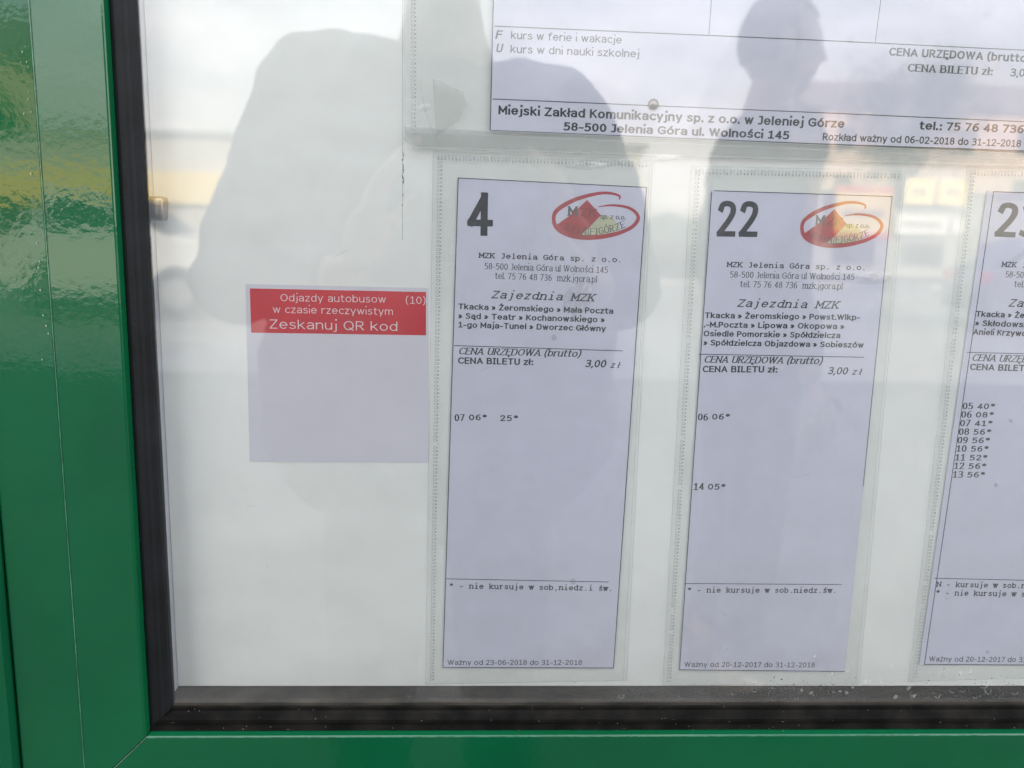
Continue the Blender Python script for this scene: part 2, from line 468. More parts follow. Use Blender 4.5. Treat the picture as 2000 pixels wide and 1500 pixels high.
def ruled(bm, l, y, origin):
    x0, z0, x1, z1, w = l
    dx, dz = x1 - x0, z1 - z0
    L = math.hypot(dx, dz); dx, dz = dx / L, dz / L
    h = w / 2
    pts = [(x0 - dz * h - dx * h, z0 + dx * h - dz * h), (x1 - dz * h + dx * h, z1 + dx * h + dz * h), (x1 + dz * h + dx * h, z1 - dx * h + dz * h), (x0 + dz * h - dx * h, z0 - dx * h - dz * h)]
    flat(bm, [((a - origin[0]) / 1000, (b - origin[1]) / 1000) for a, b in pts], y)

# ------------------------------------------------------------------ measured layout of the sheets
# millimetres from the lower left corner of the white board: text = (words, type, x, z, width, tilt in degrees, capital height)
SHEETS = {
 'four': dict(
  text=[
   ('4', 'AN', 171.7, 273.5, 13.85, 0.17, 23.75),
   ('MZK Jelenia Góra sp. z o.o.', 'CB', 178.19, 261.25, 80.28, -0.56, 2.99),
   ('58-500 Jelenia Góra ul Wolności 145', 'TR', 181.66, 255.04, 69.85, -0.6, 3.58),
   ('tel. 75 76 48 736  mzk.jgora.pl', 'TR', 187.64, 249.72, 57.85, -0.81, 3.6),
   ('Zajezdnia MZK', 'CI', 185.56, 238.78, 60.19, -0.69, 4.35),
   ('Tkacka » Żeromskiego » Mała Poczta', 'VB', 167.16, 232.22, 88.44, -0.64, 3.29),
   ('» Sąd » Teatr » Kochanowskiego »', 'VB', 167.22, 226.9, 83.72, -0.47, 3.31),
   ('1-go Maja-Tunel » Dworzec Główny', 'VB', 167.16, 221.84, 84.59, -0.54, 3.32),
   ('CENA URZĘDOWA (brutto)', 'TI', 167.46, 206.43, 71.16, -0.34, 3.97),
   ('CENA BILETU zł:', 'VB', 167.31, 201.01, 43.27, -0.24, 3.74),
   ('3,00', 'AI', 240.59, 200.25, 12.64, -0.54, 4.33),
   ('zł', 'CI', 255.2, 200.04, 6.36, -0.63, 3.44),
   ('07', 'TB', 165.75, 167.25, 5.87, 0.88, 4.07),
   ('06*', 'CB', 174.11, 167.83, 10.43, 0.77, 3.5),
   ('25*', 'CB', 192.11, 167.62, 10.62, 0.76, 3.5),
   ('* - nie kursuje w sob,niedz.i św.', 'CB', 163.88, 64.17, 97.84, -0.71, 3.38),
   ('Ważny od 23-06-2018 do 31-12-2018', 'VR', 163.12, 14.46, 82.69, 0.05, 3.33),
  ],
  lines=[(166.31, 304.67, 271.24, 302.22, 0.5), (271.24, 302.22, 265.46, 12.5, 0.5), (265.46, 12.5, 160.32, 12.83, 0.5), (160.32, 12.83, 166.31, 304.67, 0.5), (165.15, 211.41, 261.81, 210.01, 0.45), (161.83, 70.26, 259.74, 68.77, 0.45)],
  paper=[(166.02, 304.98), (271.6, 302.38), (265.72, 12.03), (160.01, 12.37)],
  film=[(152.44, 318.38), (273.86, 317.49), (273.93, 4.49), (149.79, 2.11)],
  logo=[218.76, 272.88, 268.43, 299.23],
 ),
 'twentytwo': dict(
  text=[
   ('22', 'AN', 312.19, 276.16, 23.62, 0.53, 19.87),
   ('MZK Jelenia Góra sp. z o.o.', 'CB', 319.35, 259.15, 80.14, -0.07, 3.05),
   ('58-500 Jelenia Góra ul Wolności 145', 'TR', 321.71, 253.26, 72.28, 0.08, 3.55),
   ('tel. 75 76 48 736  mzk.jgora.pl', 'TR', 327.94, 247.95, 59.57, -0.08, 3.57),
   ('Zajezdnia MZK', 'CI', 326.78, 236.65, 60.75, 0.0, 4.42),
   ('Tkacka » Żeromskiego » Powst.Wlkp-', 'VB', 308.68, 229.83, 90.95, 0.31, 3.32),
   ('.-M.Poczta » Lipowa » Okopowa »', 'VB', 308.45, 224.5, 82.37, 0.29, 3.33),
   ('Osiedle Pomorskie » Spółdzielcza', 'VB', 308.57, 219.29, 80.35, 0.24, 3.35),
   ('» Spółdzielcza Objazdowa » Sobieszów', 'VB', 308.9, 214.05, 94.41, 0.13, 3.35),
   ('CENA URZĘDOWA (brutto)', 'TI', 309.66, 203.98, 70.7, 0.15, 4.04),
   ('CENA BILETU zł:', 'VB', 309.32, 198.34, 44.09, 0.61, 3.75),
   ('3,00', 'AI', 383.35, 198.3, 12.43, -0.09, 4.42),
   ('zł', 'CI', 397.8, 198.32, 6.54, 0.88, 3.51),
   ('06', 'TB', 308.23, 169.71, 6.15, -1.21, 4.12),
   ('06*', 'CB', 316.81, 170.17, 10.59, 1.46, 3.55),
   ('14', 'TB', 308.24, 127.19, 6.47, 0.62, 4.25),
   ('05*', 'CB', 317.02, 127.44, 10.66, 0.59, 3.65),
   ('* - nie kursuje w sob.niedz.św.', 'CB', 308.73, 62.16, 91.51, 0.11, 3.44),
   ('Ważny od 20-12-2017 do 31-12-2018', 'VR', 309.53, 13.25, 82.27, -0.2, 3.37),
  ],
  lines=[(309.8, 301.37, 411.35, 300.7, 0.5), (308.13, 300.35, 306.73, 11.29, 0.5), (411.35, 300.7, 411.25, 130.49, 0.4), (306.73, 11.29, 410.76, 10.28, 0.5), (306.8, 208.88, 403.95, 208.7, 0.45), (306.71, 68.0, 403.63, 67.92, 0.45)],
  paper=[(307.78, 301.66), (411.84, 301.0), (411.12, 9.7), (306.37, 10.76)],
  film=[(295.55, 314.47), (417.29, 314.98), (420.9, 2.05), (296.61, 1.05)],
  logo=[360.03, 271.57, 408.09, 297.5],
 ),
 'twentythree': dict(
  text=[
   ('23', 'AN', 473.03, 279.79, 26.97, -1.17, 19.36),
   ('MZK Jelenia Góra', 'CB', 479.59, 262.62, 47.79, -0.72, 3.1),
   ('58-500 Jelenia Góra', 'TR', 482.72, 256.67, 38.72, -0.34, 3.62),
   ('tel. 75 76 48 736', 'TR', 488.66, 251.25, 33.56, -0.46, 3.63),
   ('Zajezdnia MZK', 'CI', 486.47, 239.87, 61.53, -0.56, 4.5),
   ('Tkacka » Żeromskiego »', 'VB', 467.96, 233.7, 58.99, -0.67, 3.37),
   ('» Skłodowskiej', 'VB', 468.23, 228.41, 38.12, -0.89, 3.38),
   ('Anieli Krzywoustego', 'VB', 467.56, 223.11, 49.41, -0.61, 3.4),
   ('CENA URZĘDOWA (brutto)', 'TI', 468.59, 207.7, 71.82, -0.8, 4.11),
   ('CENA BILETU zł:', 'VB', 468.23, 202.2, 44.74, -0.32, 3.81),
   ('05', 'TB', 466.56, 178.56, 6.38, 0.81, 3.99),
   ('40*', 'CB', 475.42, 178.78, 10.92, 0.84, 3.44),
   ('06', 'TB', 466.39, 173.43, 6.39, 0.81, 4.01),
   ('08*', 'CB', 475.27, 173.65, 10.93, 0.79, 3.45),
   ('07', 'TB', 466.23, 168.21, 6.4, 0.81, 4.02),
   ('41*', 'CB', 475.12, 168.43, 10.95, 0.78, 3.46),
   ('08', 'TB', 466.07, 162.95, 6.41, 0.72, 4.04),
   ('56*', 'CB', 474.97, 163.16, 10.98, 0.73, 3.48),
   ('09', 'TB', 465.89, 157.76, 6.43, 0.71, 4.05),
   ('56*', 'CB', 474.82, 157.97, 10.99, 0.73, 3.49),
   ('10', 'TB', 465.72, 152.55, 6.44, 0.71, 4.07),
   ('56*', 'CB', 474.66, 152.76, 11.01, 0.68, 3.5),
   ('11', 'TB', 465.57, 147.1, 6.45, 0.71, 4.08),
   ('52*', 'CB', 474.53, 147.3, 11.03, 0.68, 3.51),
   ('12', 'TB', 465.56, 141.83, 6.46, 0.62, 4.1),
   ('56*', 'CB', 474.53, 142.03, 11.06, 0.62, 3.52),
   ('13', 'TB', 465.39, 136.5, 6.48, 0.62, 4.11),
   ('56*', 'CB', 474.38, 136.69, 11.07, 0.62, 3.54),
   ('N - kursuje w sob.niedz.', 'CB', 463.28, 66.69, 70.59, -0.71, 3.49),
   ('* - nie kursuje w sob.', 'CB', 463.81, 61.16, 64.9, -0.69, 3.5),
   ('Ważny od 20-12-2017 do 31-12-2018', 'VR', 464.28, 17.14, 83.02, -0.47, 3.43),
  ],
  lines=[(469.82, 304.84, 569.14, 303.95, 0.5), (469.82, 304.84, 461.62, 15.06, 0.5), (461.62, 15.06, 559.25, 14.55, 0.5), (465.53, 212.65, 558.98, 212.21, 0.45), (461.81, 72.3, 549.54, 70.77, 0.45)],
  paper=[(466.03, 305.12), (569.73, 304.54), (569.41, 14.15), (458.27, 14.69)],
  film=[(452.45, 317.76), (572.43, 318.26), (583.28, 8.0), (452.1, 3.79)],
  logo=[520.85, 271.27, 567.59, 298.45],
 ),
 'poster': dict(
  text=[
   ('F', 'AI', 185.23, 377.66, 4.11, 0.0, 4.41),
   ('kurs w ferie i wakacje', 'VR', 193.73, 377.93, 59.69, -0.51, 3.9),
   ('U', 'AI', 185.77, 370.9, 3.99, -0.14, 4.43),
   ('kurs w dni nauki szkolnej', 'VR', 193.62, 370.83, 69.67, -0.28, 3.93),
   ('Miejski Zakład Komunikacyjny sp. z o.o. w Jeleniej Górze', 'VB', 187.73, 338.82, 191.95, -0.55, 4.65),
   ('58-500 Jelenia Góra ul. Wolności 145', 'VB', 223.55, 331.35, 125.55, -0.62, 4.41),
   ('CENA URZĘDOWA (brutto)', 'VB', 400.9, 375.76, 79.77, -0.81, 4.29),
   ('CENA BILETU zł:', 'TB', 412.17, 367.87, 47.94, -0.72, 4.05),
   ('3,00', 'AB', 470.31, 367.04, 11.68, -0.93, 4.21),
   ('tel.: 75 76 48 736', 'VB', 422.02, 337.31, 59.85, -0.42, 4.47),
   ('Rozkład ważny od 06-02-2018 do 31-12-2018', 'AB', 367.97, 330.06, 113.29, -0.32, 3.93),
  ],
  lines=[(184.31, 459.61, 183.48, 330.32, 0.5), (183.48, 330.32, 366.29, 328.09, 0.5), (366.29, 328.09, 495.27, 327.4, 0.5), (184.71, 346.74, 364.83, 344.73, 0.5), (364.83, 344.73, 496.09, 342.95, 0.5), (185.1, 384.08, 361.52, 382.49, 0.5), (361.52, 382.49, 493.79, 380.67, 0.5), (301.37, 429.2, 300.74, 382.93, 0.35), (394.78, 432.52, 392.66, 382.57, 0.35)],
  paper=[(184.13, 462.08), (486.0, 467.53), (495.98, 327.01), (183.21, 329.92)],
  film=[(136.87, 469.65), (524.08, 473.77), (540.96, 318.18), (142.5, 319.58), (137.22, 323.8)],
 ),
 'sticker': dict(
  text=[
   ('Odjazdy autobusow', 'Q', 67.45, 234.82, 58.79, 0.22, 4.03),
   ('(10)', 'Q', 137.53, 234.87, 11.0, -0.83, 4.04),
   ('w czasie rzeczywistym', 'Q', 63.04, 228.2, 67.16, -0.03, 4.04),
   ('Zeskanuj QR kod', 'Q', 60.97, 219.27, 71.71, -0.11, 5.09),
  ],
  lines=[],
  paper=[(48.17, 243.95), (150.18, 243.83), (151.13, 141.88), (47.41, 141.28)],
  film=[(50.52, 241.61), (148.9, 241.54), (148.97, 216.9), (50.51, 216.67)],
 ),
}


# ------------------------------------------------------------------ the display case
W, H = 0.700, 0.640
case = thing('display_case', 'green framed glazed timetable case with white board and black rubber seal', 'display case', (0, 0, Z0))
bm = bmesh.new()
box(bm, 0, W, 0, 0.003, 0, H, 0.0003)
board = link('back_board', bm, M['board'], case)
boxo('bottom_ledge', M['ledge'], case, 0.0, W, -0.0183, 0.004, -0.004, -0.0003)
boxo('side_return', M['side'], case, -0.0045, -0.0002, -0.0183, 0.004, -0.004, H)
boxo('side_return', M['side'], case, W + 0.0008, W + 0.0045, -0.0183, 0.004, -0.004, H)
boxo('top_return', M['side'], case, 0, W, -0.0183, 0.004, H + 0.0003, H + 0.004)
# rubber seal: swept profile on each of the four sides, mitred at the corners
def sweep(name, prof, material, x0, x1, z0, z1, sides='LBRT', smooth=True, parent=case, jitter=0.0):
    """prof: (outward distance, y) points, swept round the opening x0..x1, z0..z1; one mesh per side"""
    res = []
    for s in sides:
        bm = bmesh.new()
        rows = []
        K = 24
        for k in range(K + 1):
            t = k / K
            row = []
            for d, y in prof:
                if s == 'L':
                    p = (x0 - d, y, z0 - d + t * (z1 - z0 + 2 * d))
                elif s == 'R':
                    p = (x1 + d, y, z0 - d + t * (z1 - z0 + 2 * d))
                elif s == 'B':
                    p = (x0 - d + t * (x1 - x0 + 2 * d), y, z0 - d)
                else:
                    p = (x0 - d + t * (x1 - x0 + 2 * d), y, z1 + d)
                if jitter and 0 < k < K:
                    j = jitter * math.sin(k * 1.7 + d * 900)
                    p = (p[0] + (j if s in 'LR' else 0), p[1], p[2] + (j if s in 'BT' else 0))
                row.append(bm.verts.new(p))
            rows.append(row)
        for a, b in zip(rows, rows[1:]):
            for i in range(len(prof) - 1):
                bm.faces.new((a[i], a[i + 1], b[i + 1], b[i]))
        bmesh.ops.recalc_face_normals(bm, faces=bm.faces)
        # make the outside face the street
        f0 = max(bm.faces, key=lambda f: abs(f.normal.y))
        if f0.normal.y > 0:
            bmesh.ops.reverse_faces(bm, faces=bm.faces)
        o = link(name, bm, material, parent, smooth=False)
        res.append(o)
    return res

GX0, GZ0 = 0.0034, -0.0018          # inner edge of the seal
# side seal is a plain bulging strip
prof_side = [(0.0, -0.0150), (0.0001, -0.0186), (0.0010, -0.0204), (0.0040, -0.0212), (0.0060, -0.0209), (0.0075, -0.0213), (0.0110, -0.0208), (0.0132, -0.0196), (0.0137, -0.0180)]
prof_bot = [(0.0, -0.0150), (0.0001, -0.0185), (0.0008, -0.0192), (0.0030, -0.0190), (0.0042, -0.0200), (0.0075, -0.0216), (0.0096, -0.0214), (0.0108, -0.0200), (0.0118, -0.0201), (0.0150, -0.0205), (0.0154, -0.0185)]
sweep('rubber_seal', prof_side, M['rubber'], GX0, W - 0.0034, GZ0, H + 0.0018, 'L')
sweep('rubber_seal', prof_side, M['rubber'], GX0, W - 0.0034, GZ0, H + 0.0018, 'R')
sweep('rubber_seal', prof_bot, M['rubber_dusty'], GX0 - 0.0005, W - 0.0034, GZ0, H + 0.0018, 'BT', jitter=0.00008)
# painted door frame with an eased inner edge, mitred with an open joint
IX, IZ, FW = -0.0101, -0.0171, 0.0372
def rail(side, gap=0.00035):
    prof = [(0.0, -0.0170), (0.0, -0.0200), (0.0002, -0.0205), (0.0011, -0.0234), (0.0016, -0.02385), (0.0023, -0.0240), (FW - 0.0006, -0.0240), (FW - 0.0002, -0.0238), (FW, -0.0234), (FW, -0.0150)]
    bm = bmesh.new()
    lo, hi = (IZ, H + 0.0171) if side in 'LR' else (IX, W + 0.0101)
    g = 0.0 if side in 'LR' else gap * 2
    rows = []
    for e in (0, 1):
        row = []
        for d, y in prof:
            a = (lo - d + g) if e == 0 else (hi + d - g)
            if side == 'L': p = (IX - d, y, a)
            elif side == 'R': p = (W + 0.0101 + d, y, a)
            elif side == 'B': p = (a, y, IZ - d)
            else: p = (a, y, H + 0.0171 + d)
            row.append(bm.verts.new(p))
        rows.append(row)
    for i in range(len(prof) - 1):
        bm.faces.new((rows[0][i], rows[0][i + 1], rows[1][i + 1], rows[1][i]))
    bm.faces.new(rows[0]); bm.faces.new(rows[1][::-1])
    bmesh.ops.recalc_face_normals(bm, faces=bm.faces)
    o = link('frame_rail', bm, M['green'], case)
    for p in o.data.polygons: p.use_smooth = False
    return o
for s in 'LBRT':
    rail(s)
# dark backing seen through the open mitre, and the scraped edge beside it
bm = bmesh.new()
slab(bm, [(IX - 0.0005, IZ + 0.0002), (IX + 0.0015, IZ - 0.0012), (IX - FW + 0.001, IZ - FW - 0.0012), (IX - FW - 0.0005, IZ - FW + 0.0005)], -0.0165, 0.002)
link('joint_backing', bm, M['joint'], case)
bm = bmesh.new()
slab(bm, [(IX - 0.0014 + 0.0007, IZ - 0.0014), (IX - 0.0014 + 0.00095, IZ - 0.00142), (IX - FW + 0.00105, IZ - FW), (IX - FW + 0.0008, IZ - FW)], -0.02406, 0.002)
link('scraped_edge', bm, M['bare'], case)
# highlight along the eased edges, painted as pale green strips
boxo('edge_highlight', M['edge'], case, IX + 0.0, W, -0.02408, -0.0237, IZ - 0.00205, IZ - 0.00165, 0.0)
boxo('edge_highlight', M['edge'], case, IX - FW - 0.00025, IX - FW + 0.00012, -0.02425, -0.0236, IZ - FW, H + 0.05)
# outer profile beside the door, face turned a little outwards
def prism(name, pts, z0, z1, material, parent, mats=None):
    bm = bmesh.new()
    a = [bm.verts.new((p[0], p[1], z0)) for p in pts]
    b = [bm.verts.new((p[0], p[1], z1)) for p in pts]
    n = len(pts)
    bm.faces.new(a); bm.faces.new(b[::-1])
    for i in range(n):
        bm.faces.new((a[i], b[i], b[(i + 1) % n], a[(i + 1) % n]))
    bmesh.ops.recalc_face_normals(bm, faces=bm.faces)
    return link(name, bm, material, parent)
xo = IX - FW - 0.0004
prism('outer_profile', [(xo, 0.0), (xo, -0.0236), (xo - 0.0004, -0.0238), (-0.0828, -0.0221), (-0.0838, -0.0216), (-0.0842, -0.0206), (-0.0842, 0.0)], -0.30, H + 0.055, M['green'], case)
xr = W - IX + FW + 0.0004
prism('outer_profile', [(xr, 0.0), (xr, -0.0236), (xr + 0.0004, -0.0238), (xr + 0.035, -0.0221), (xr + 0.036, -0.0206), (xr + 0.036, 0.0)], -0.30, H + 0.055, M['green'], case)
boxo('lower_panel', M['green'], case, xo + 0.0004, xr - 0.0004, -0.0225, 0.0, -0.30, IZ - FW - 0.0008, 0.0006)
boxo('case_back', M['green_post'], case, -0.0835, xr + 0.0355, 0.0045, 0.040, -0.29, H + 0.054)
boxo('case_top', M['green_post'], case, -0.084, xr + 0.0358, -0.030, 0.042, H + 0.0555, H + 0.066, 0.002)
# metal clip that pokes out from behind the seal
bm = bmesh.new()
box(bm, -0.0015, 0.0098, -0.0125, -0.0035, 0.2776, 0.2905, 0.0023)
for v in bm.verts:
    if v.co.x > 0.006 and v.co.z < 0.284: v.co.x -= 0.0006
clip = link('clip', bm, M['steel'], case, smooth=True)
# glazing
glass = boxo('glass_pane', M['glass'], case, 0.0022, W - 0.0022, -0.0175, -0.0135, -0.0032, H + 0.0032)

post = thing('square_post', 'green painted square post along the far left edge of the case', 'post', (-0.16, 0, 0))
bm = bmesh.new()
box(bm, -0.06, 0.0744, -0.0275, 0.07, 0.0, 2.2, 0.006)
bmesh.ops.recalc_face_normals(bm, faces=bm.faces)
link('shaft', bm, M['green_post'], post)
boxo('foot_plate', M['green_post'], post, -0.10, 0.10, -0.08, 0.12, 0.0, 0.012, 0.003)
boxo('end_cap', M['green_post'], post, -0.063, 0.0774, -0.0305, 0.073, 2.2005, 2.215, 0.003)

# scratches, grit and dried drops
def blob(bm, x, z, r, y, n=7, sq=1.0, rot=0.0, mi=0):
    pts = []
    for i in range(n):
        a = 2 * math.pi * i / n
        rr = r * random.uniform(.7, 1.15)
        px, pz = rr * math.cos(a), rr * sq * math.sin(a)
        pts.append((x + px * math.cos(rot) - pz * math.sin(rot), z + px * math.sin(rot) + pz * math.cos(rot)))
    flat(bm, pts, y, mi)
def ring(bm, x, z, r, y, w, n=14, a0=0, a1=360):
    prev = None
    k0 = random.uniform(0, 6)
    for i in range(n + 1):
        a = R(a0 + (a1 - a0) * i / n)
        rr = r * (1 + .12 * math.sin(a * 2 + k0))
        ww = w * (.6 + .5 * math.sin(a + k0) ** 2)
        c = ((x + rr * math.cos(a), z + rr * math.sin(a)), (x + (rr - ww) * math.cos(a), z + (rr - ww) * math.sin(a)))
        if prev:
            flat(bm, [prev[0], c[0], c[1], prev[1]], y)
        prev = c
bm = bmesh.new()
for i in range(70):
    blob(bm, random.uniform(.01, .55), random.uniform(.01, .38), random.choice((.00012, .0002, .0003)), -0.00008, sq=random.uniform(.4, 1), rot=random.uniform(0, 3))
blob(bm, .0553, .0769, .0006, -0.00012, sq=.4, rot=.5)
zz = .3175
while zz > .281:
    blob(bm, .1357 + random.uniform(-.0003, .0006), zz, random.uniform(.00015, .00045), -0.00010, n=6, sq=1.3)
    zz -= random.uniform(.0006, .002) if zz > .302 else random.uniform(.003, .009)
for i in range(26):
    blob(bm, random.uniform(.36, .54), random.uniform(.002, .02) * random.random(), random.uniform(.0002, .0006), -0.00012)
tag(link('grit_specks', bm, M['grit'], board), kind='stuff')
boxo('scratch', M['film_edge'], board, .13562, .13575, -0.00022, -0.0001, .27, .40)
bm = bmesh.new()
for i in range(60):
    x = random.uniform(.30, .53) if random.random() < .8 else random.uniform(0.02, .53)
    z = random.uniform(-.001, .018) if random.random() < .8 else random.uniform(0, .1)
    r = random.uniform(.0006, .0024)
    ring(bm, x, z, r, -0.01765, r * .3, a0=random.uniform(150, 220), a1=random.uniform(300, 400))
ring(bm, .0333, -.0055, .0017, -0.01765, .0005)
for i in range(36):
    blob(bm, random.uniform(.36, .53), random.uniform(.0, .03), random.uniform(.0004, .0016), -0.0177)
for (x, z, a, l) in ((.10, .26, .5, .010), (.27, .06, 1.0, .006), (.30, .05, -.6, .008), (.36, .14, .2, .012), (.41, .30, 1.2, .008), (.42, .31, 1.0, .012), (.05, .12, .1, .005), (.18, .20, .3, .006)):
    dx, dz = math.cos(a), math.sin(a)
    flat(bm, [(x, z), (x + dx * l, z + dz * l), (x + dx * l - dz * .0002, z + dz * l + dx * .0002), (x - dz * .0002, z + dx * .0002)], -0.01772)
tag(link('dried_drops', bm, M['drop'], glass), kind='stuff')
bm = bmesh.new()
for i in range(60):
    z = random.choice((-.0022, -.008, -.012, -.0155))
    blob(bm, random.uniform(0.0, .53), z + random.uniform(-.002, .002), random.uniform(.0001, .00025), -0.0222, n=5)
for i in range(16):
    blob(bm, random.uniform(.05, .5), IZ - .0018 + random.uniform(-.0001, .0001), .0002, -0.0243, n=5, sq=.6)
for i in range(22):
    blob(bm, -0.0505 + random.uniform(-.0035, .001), random.uniform(.19, .37), random.uniform(.0001, .0003), -0.0245, n=5, sq=2.4)
tag(link('dust_flecks', bm, M['dust'], case), kind='stuff')

# ------------------------------------------------------------------ sheets, sleeves, sticker
def sheet_origin(k):
    p = SHEETS[k]['paper'][3]
    return p, Vector((p[0] / 1000, 0, Z0 + p[1] / 1000))

LOGO_SW = [(1675,455,10),(1684,430,17),(1640,410,20),(1550,402,24),(1450,415,28),(1300,457,34),(1180,515,38),(1110,570,36),(1092,625,34),(1110,690,38),(1170,738,42),(1270,772,44),(1400,784,42),(1550,772,38),(1700,735,34),(1805,685,32),(1855,625,34),(1850,580,30),(1800,537,26),(1720,512,22),(1600,505,17),(1490,521,6)]
def add_logo(k, y, parent, origin):
    x0, z0, x1, z1 = SHEETS[k]['logo']
    def mp_(a, b):
        return ((x0 + (a - 1075) / 800 * (x1 - x0) - origin[0]) / 1000, (z0 + (800 - b) / 407 * (z1 - z0) - origin[1]) / 1000)
    lg = bpy.data.objects.new('logo', None); COL.objects.link(lg); lg.parent = parent
    lg.empty_display_size = .01
    bm = bmesh.new()
    flat(bm, [mp_(*p) for p in ((1520, 594), (1580, 588), (1640, 622), (1695, 690), (1650, 735), (1500, 765), (1345, 768), (1430, 682))], y)
    link('logo_hill', bm, M['logo_yellow'], lg)
    bm = bmesh.new()
    flat(bm, [mp_(*p) for p in ((1388, 465), (1520, 592), (1430, 682), (1335, 775), (1220, 750), (1140, 715), (1112, 688), (1230, 605), (1330, 520))], y - 6e-6)
    link('logo_roof', bm, M['logo_red'], lg)
    bm = bmesh.new()
    sp = []
    pts = LOGO_SW
    for i in range(len(pts) - 1):
        a, b, c, d = pts[max(i - 1, 0)], pts[i], pts[i + 1], pts[min(i + 2, len(pts) - 1)]
        for j in range(4):
            t = j / 4
            sp.append([.5 * (2 * b[q] + (c[q] - a[q]) * t + (2 * a[q] - 5 * b[q] + 4 * c[q] - d[q]) * t * t + (3 * b[q] - a[q] - 3 * c[q] + d[q]) * t ** 3) for q in (0, 1, 2)])
    sp.append(list(pts[-1]))
    L_, R_ = [], []
    for i, p in enumerate(sp):
        a, b = sp[max(i - 1, 0)], sp[min(i + 1, len(sp) - 1)]
        dx, dy = b[0] - a[0], b[1] - a[1]
        l = math.hypot(dx, dy)
        nx, ny = -dy / l * p[2] / 2, dx / l * p[2] / 2
        L_.append(mp_(p[0] + nx, p[1] + ny)); R_.append(mp_(p[0] - nx, p[1] - ny))
    for i in range(len(sp) - 1):
        flat(bm, [L_[i], L_[i + 1], R_[i + 1], R_[i]], y - 1.2e-5)
    link('logo_swoosh', bm, M['logo_red'], lg)
    kx, kz = (x1 - x0) / 800, (z1 - z0) / 407
    def lt(s, st, a, b, w, ang, cap, mt):
        text_line('logo_lettering', s, st, x0 + (a - 1075) * kx, z0 + (800 - b) * kz, w * kx, ang, cap * kz, y - 1.8e-5, M[mt], lg, origin)
    lt("M", 'TB', 1220, 603, 85, 0, 82, 'logo_ink')
    lt("ZK", 'TB', 1328, 603, 150, -2, 70, 'logo_dark')
    lt("sp. z o.o.", 'TB', 1512, 622, 232, -1, 42, 'logo_ink')
    lt("w", 'TB', 1408, 697, 22, 0, 26, 'logo_dark')
    lt("JELE", 'TB', 1168, 712, 190, -20, 55, 'logo_dark')
    lt("NIEJ", 'TR', 1352, 768, 140, 2, 62, 'logo_ink')
    lt("GÓR", 'TR', 1510, 757, 140, 13, 60, 'logo_ink')
    lt("ZE", 'TR', 1665, 722, 95, 24, 58, 'logo_ink')
GL['Ó'] = (GL['O'][0], GL['O'][1] + ";l .36 1.14 .5 1.3")

def paper_thing(k, name, label, cat, group=None, matk='paper', dep=0.0):
    d = SHEETS[k]
    (ox, oz), w = sheet_origin(k)
    t = thing(name, label, cat, w, group)
    og = (ox, oz)
    bm = bmesh.new()
    slab(bm, [((p[0] - ox) / 1000, (p[1] - oz) / 1000) for p in d['paper']], -0.0008 - dep, 0.00012)
    link('paper', bm, M[matk], t)
    y = -0.00082 - dep
    if d['lines']:
        bm = bmesh.new()
        for i, l in enumerate(d['lines']):
            ruled(bm, l, y - i * 1e-6, og)
        link('ruled_lines', bm, M['ink'], t)
    for i, (s, st, x, z, wd, an, cap) in enumerate(d['text']):
        nm = 'route_number' if st == 'AN' else 'text_line'
        text_line(nm, s, st, x, z, wd, an, cap, y - 0.00002, M['white_ink'] if st == 'Q' else M['ink'], t, og)
    if 'logo' in d:
        add_logo(k, y - 0.00001, t, og)
    return t

def lerp(a, b, t): return (a[0] + (b[0] - a[0]) * t, a[1] + (b[1] - a[1]) * t)

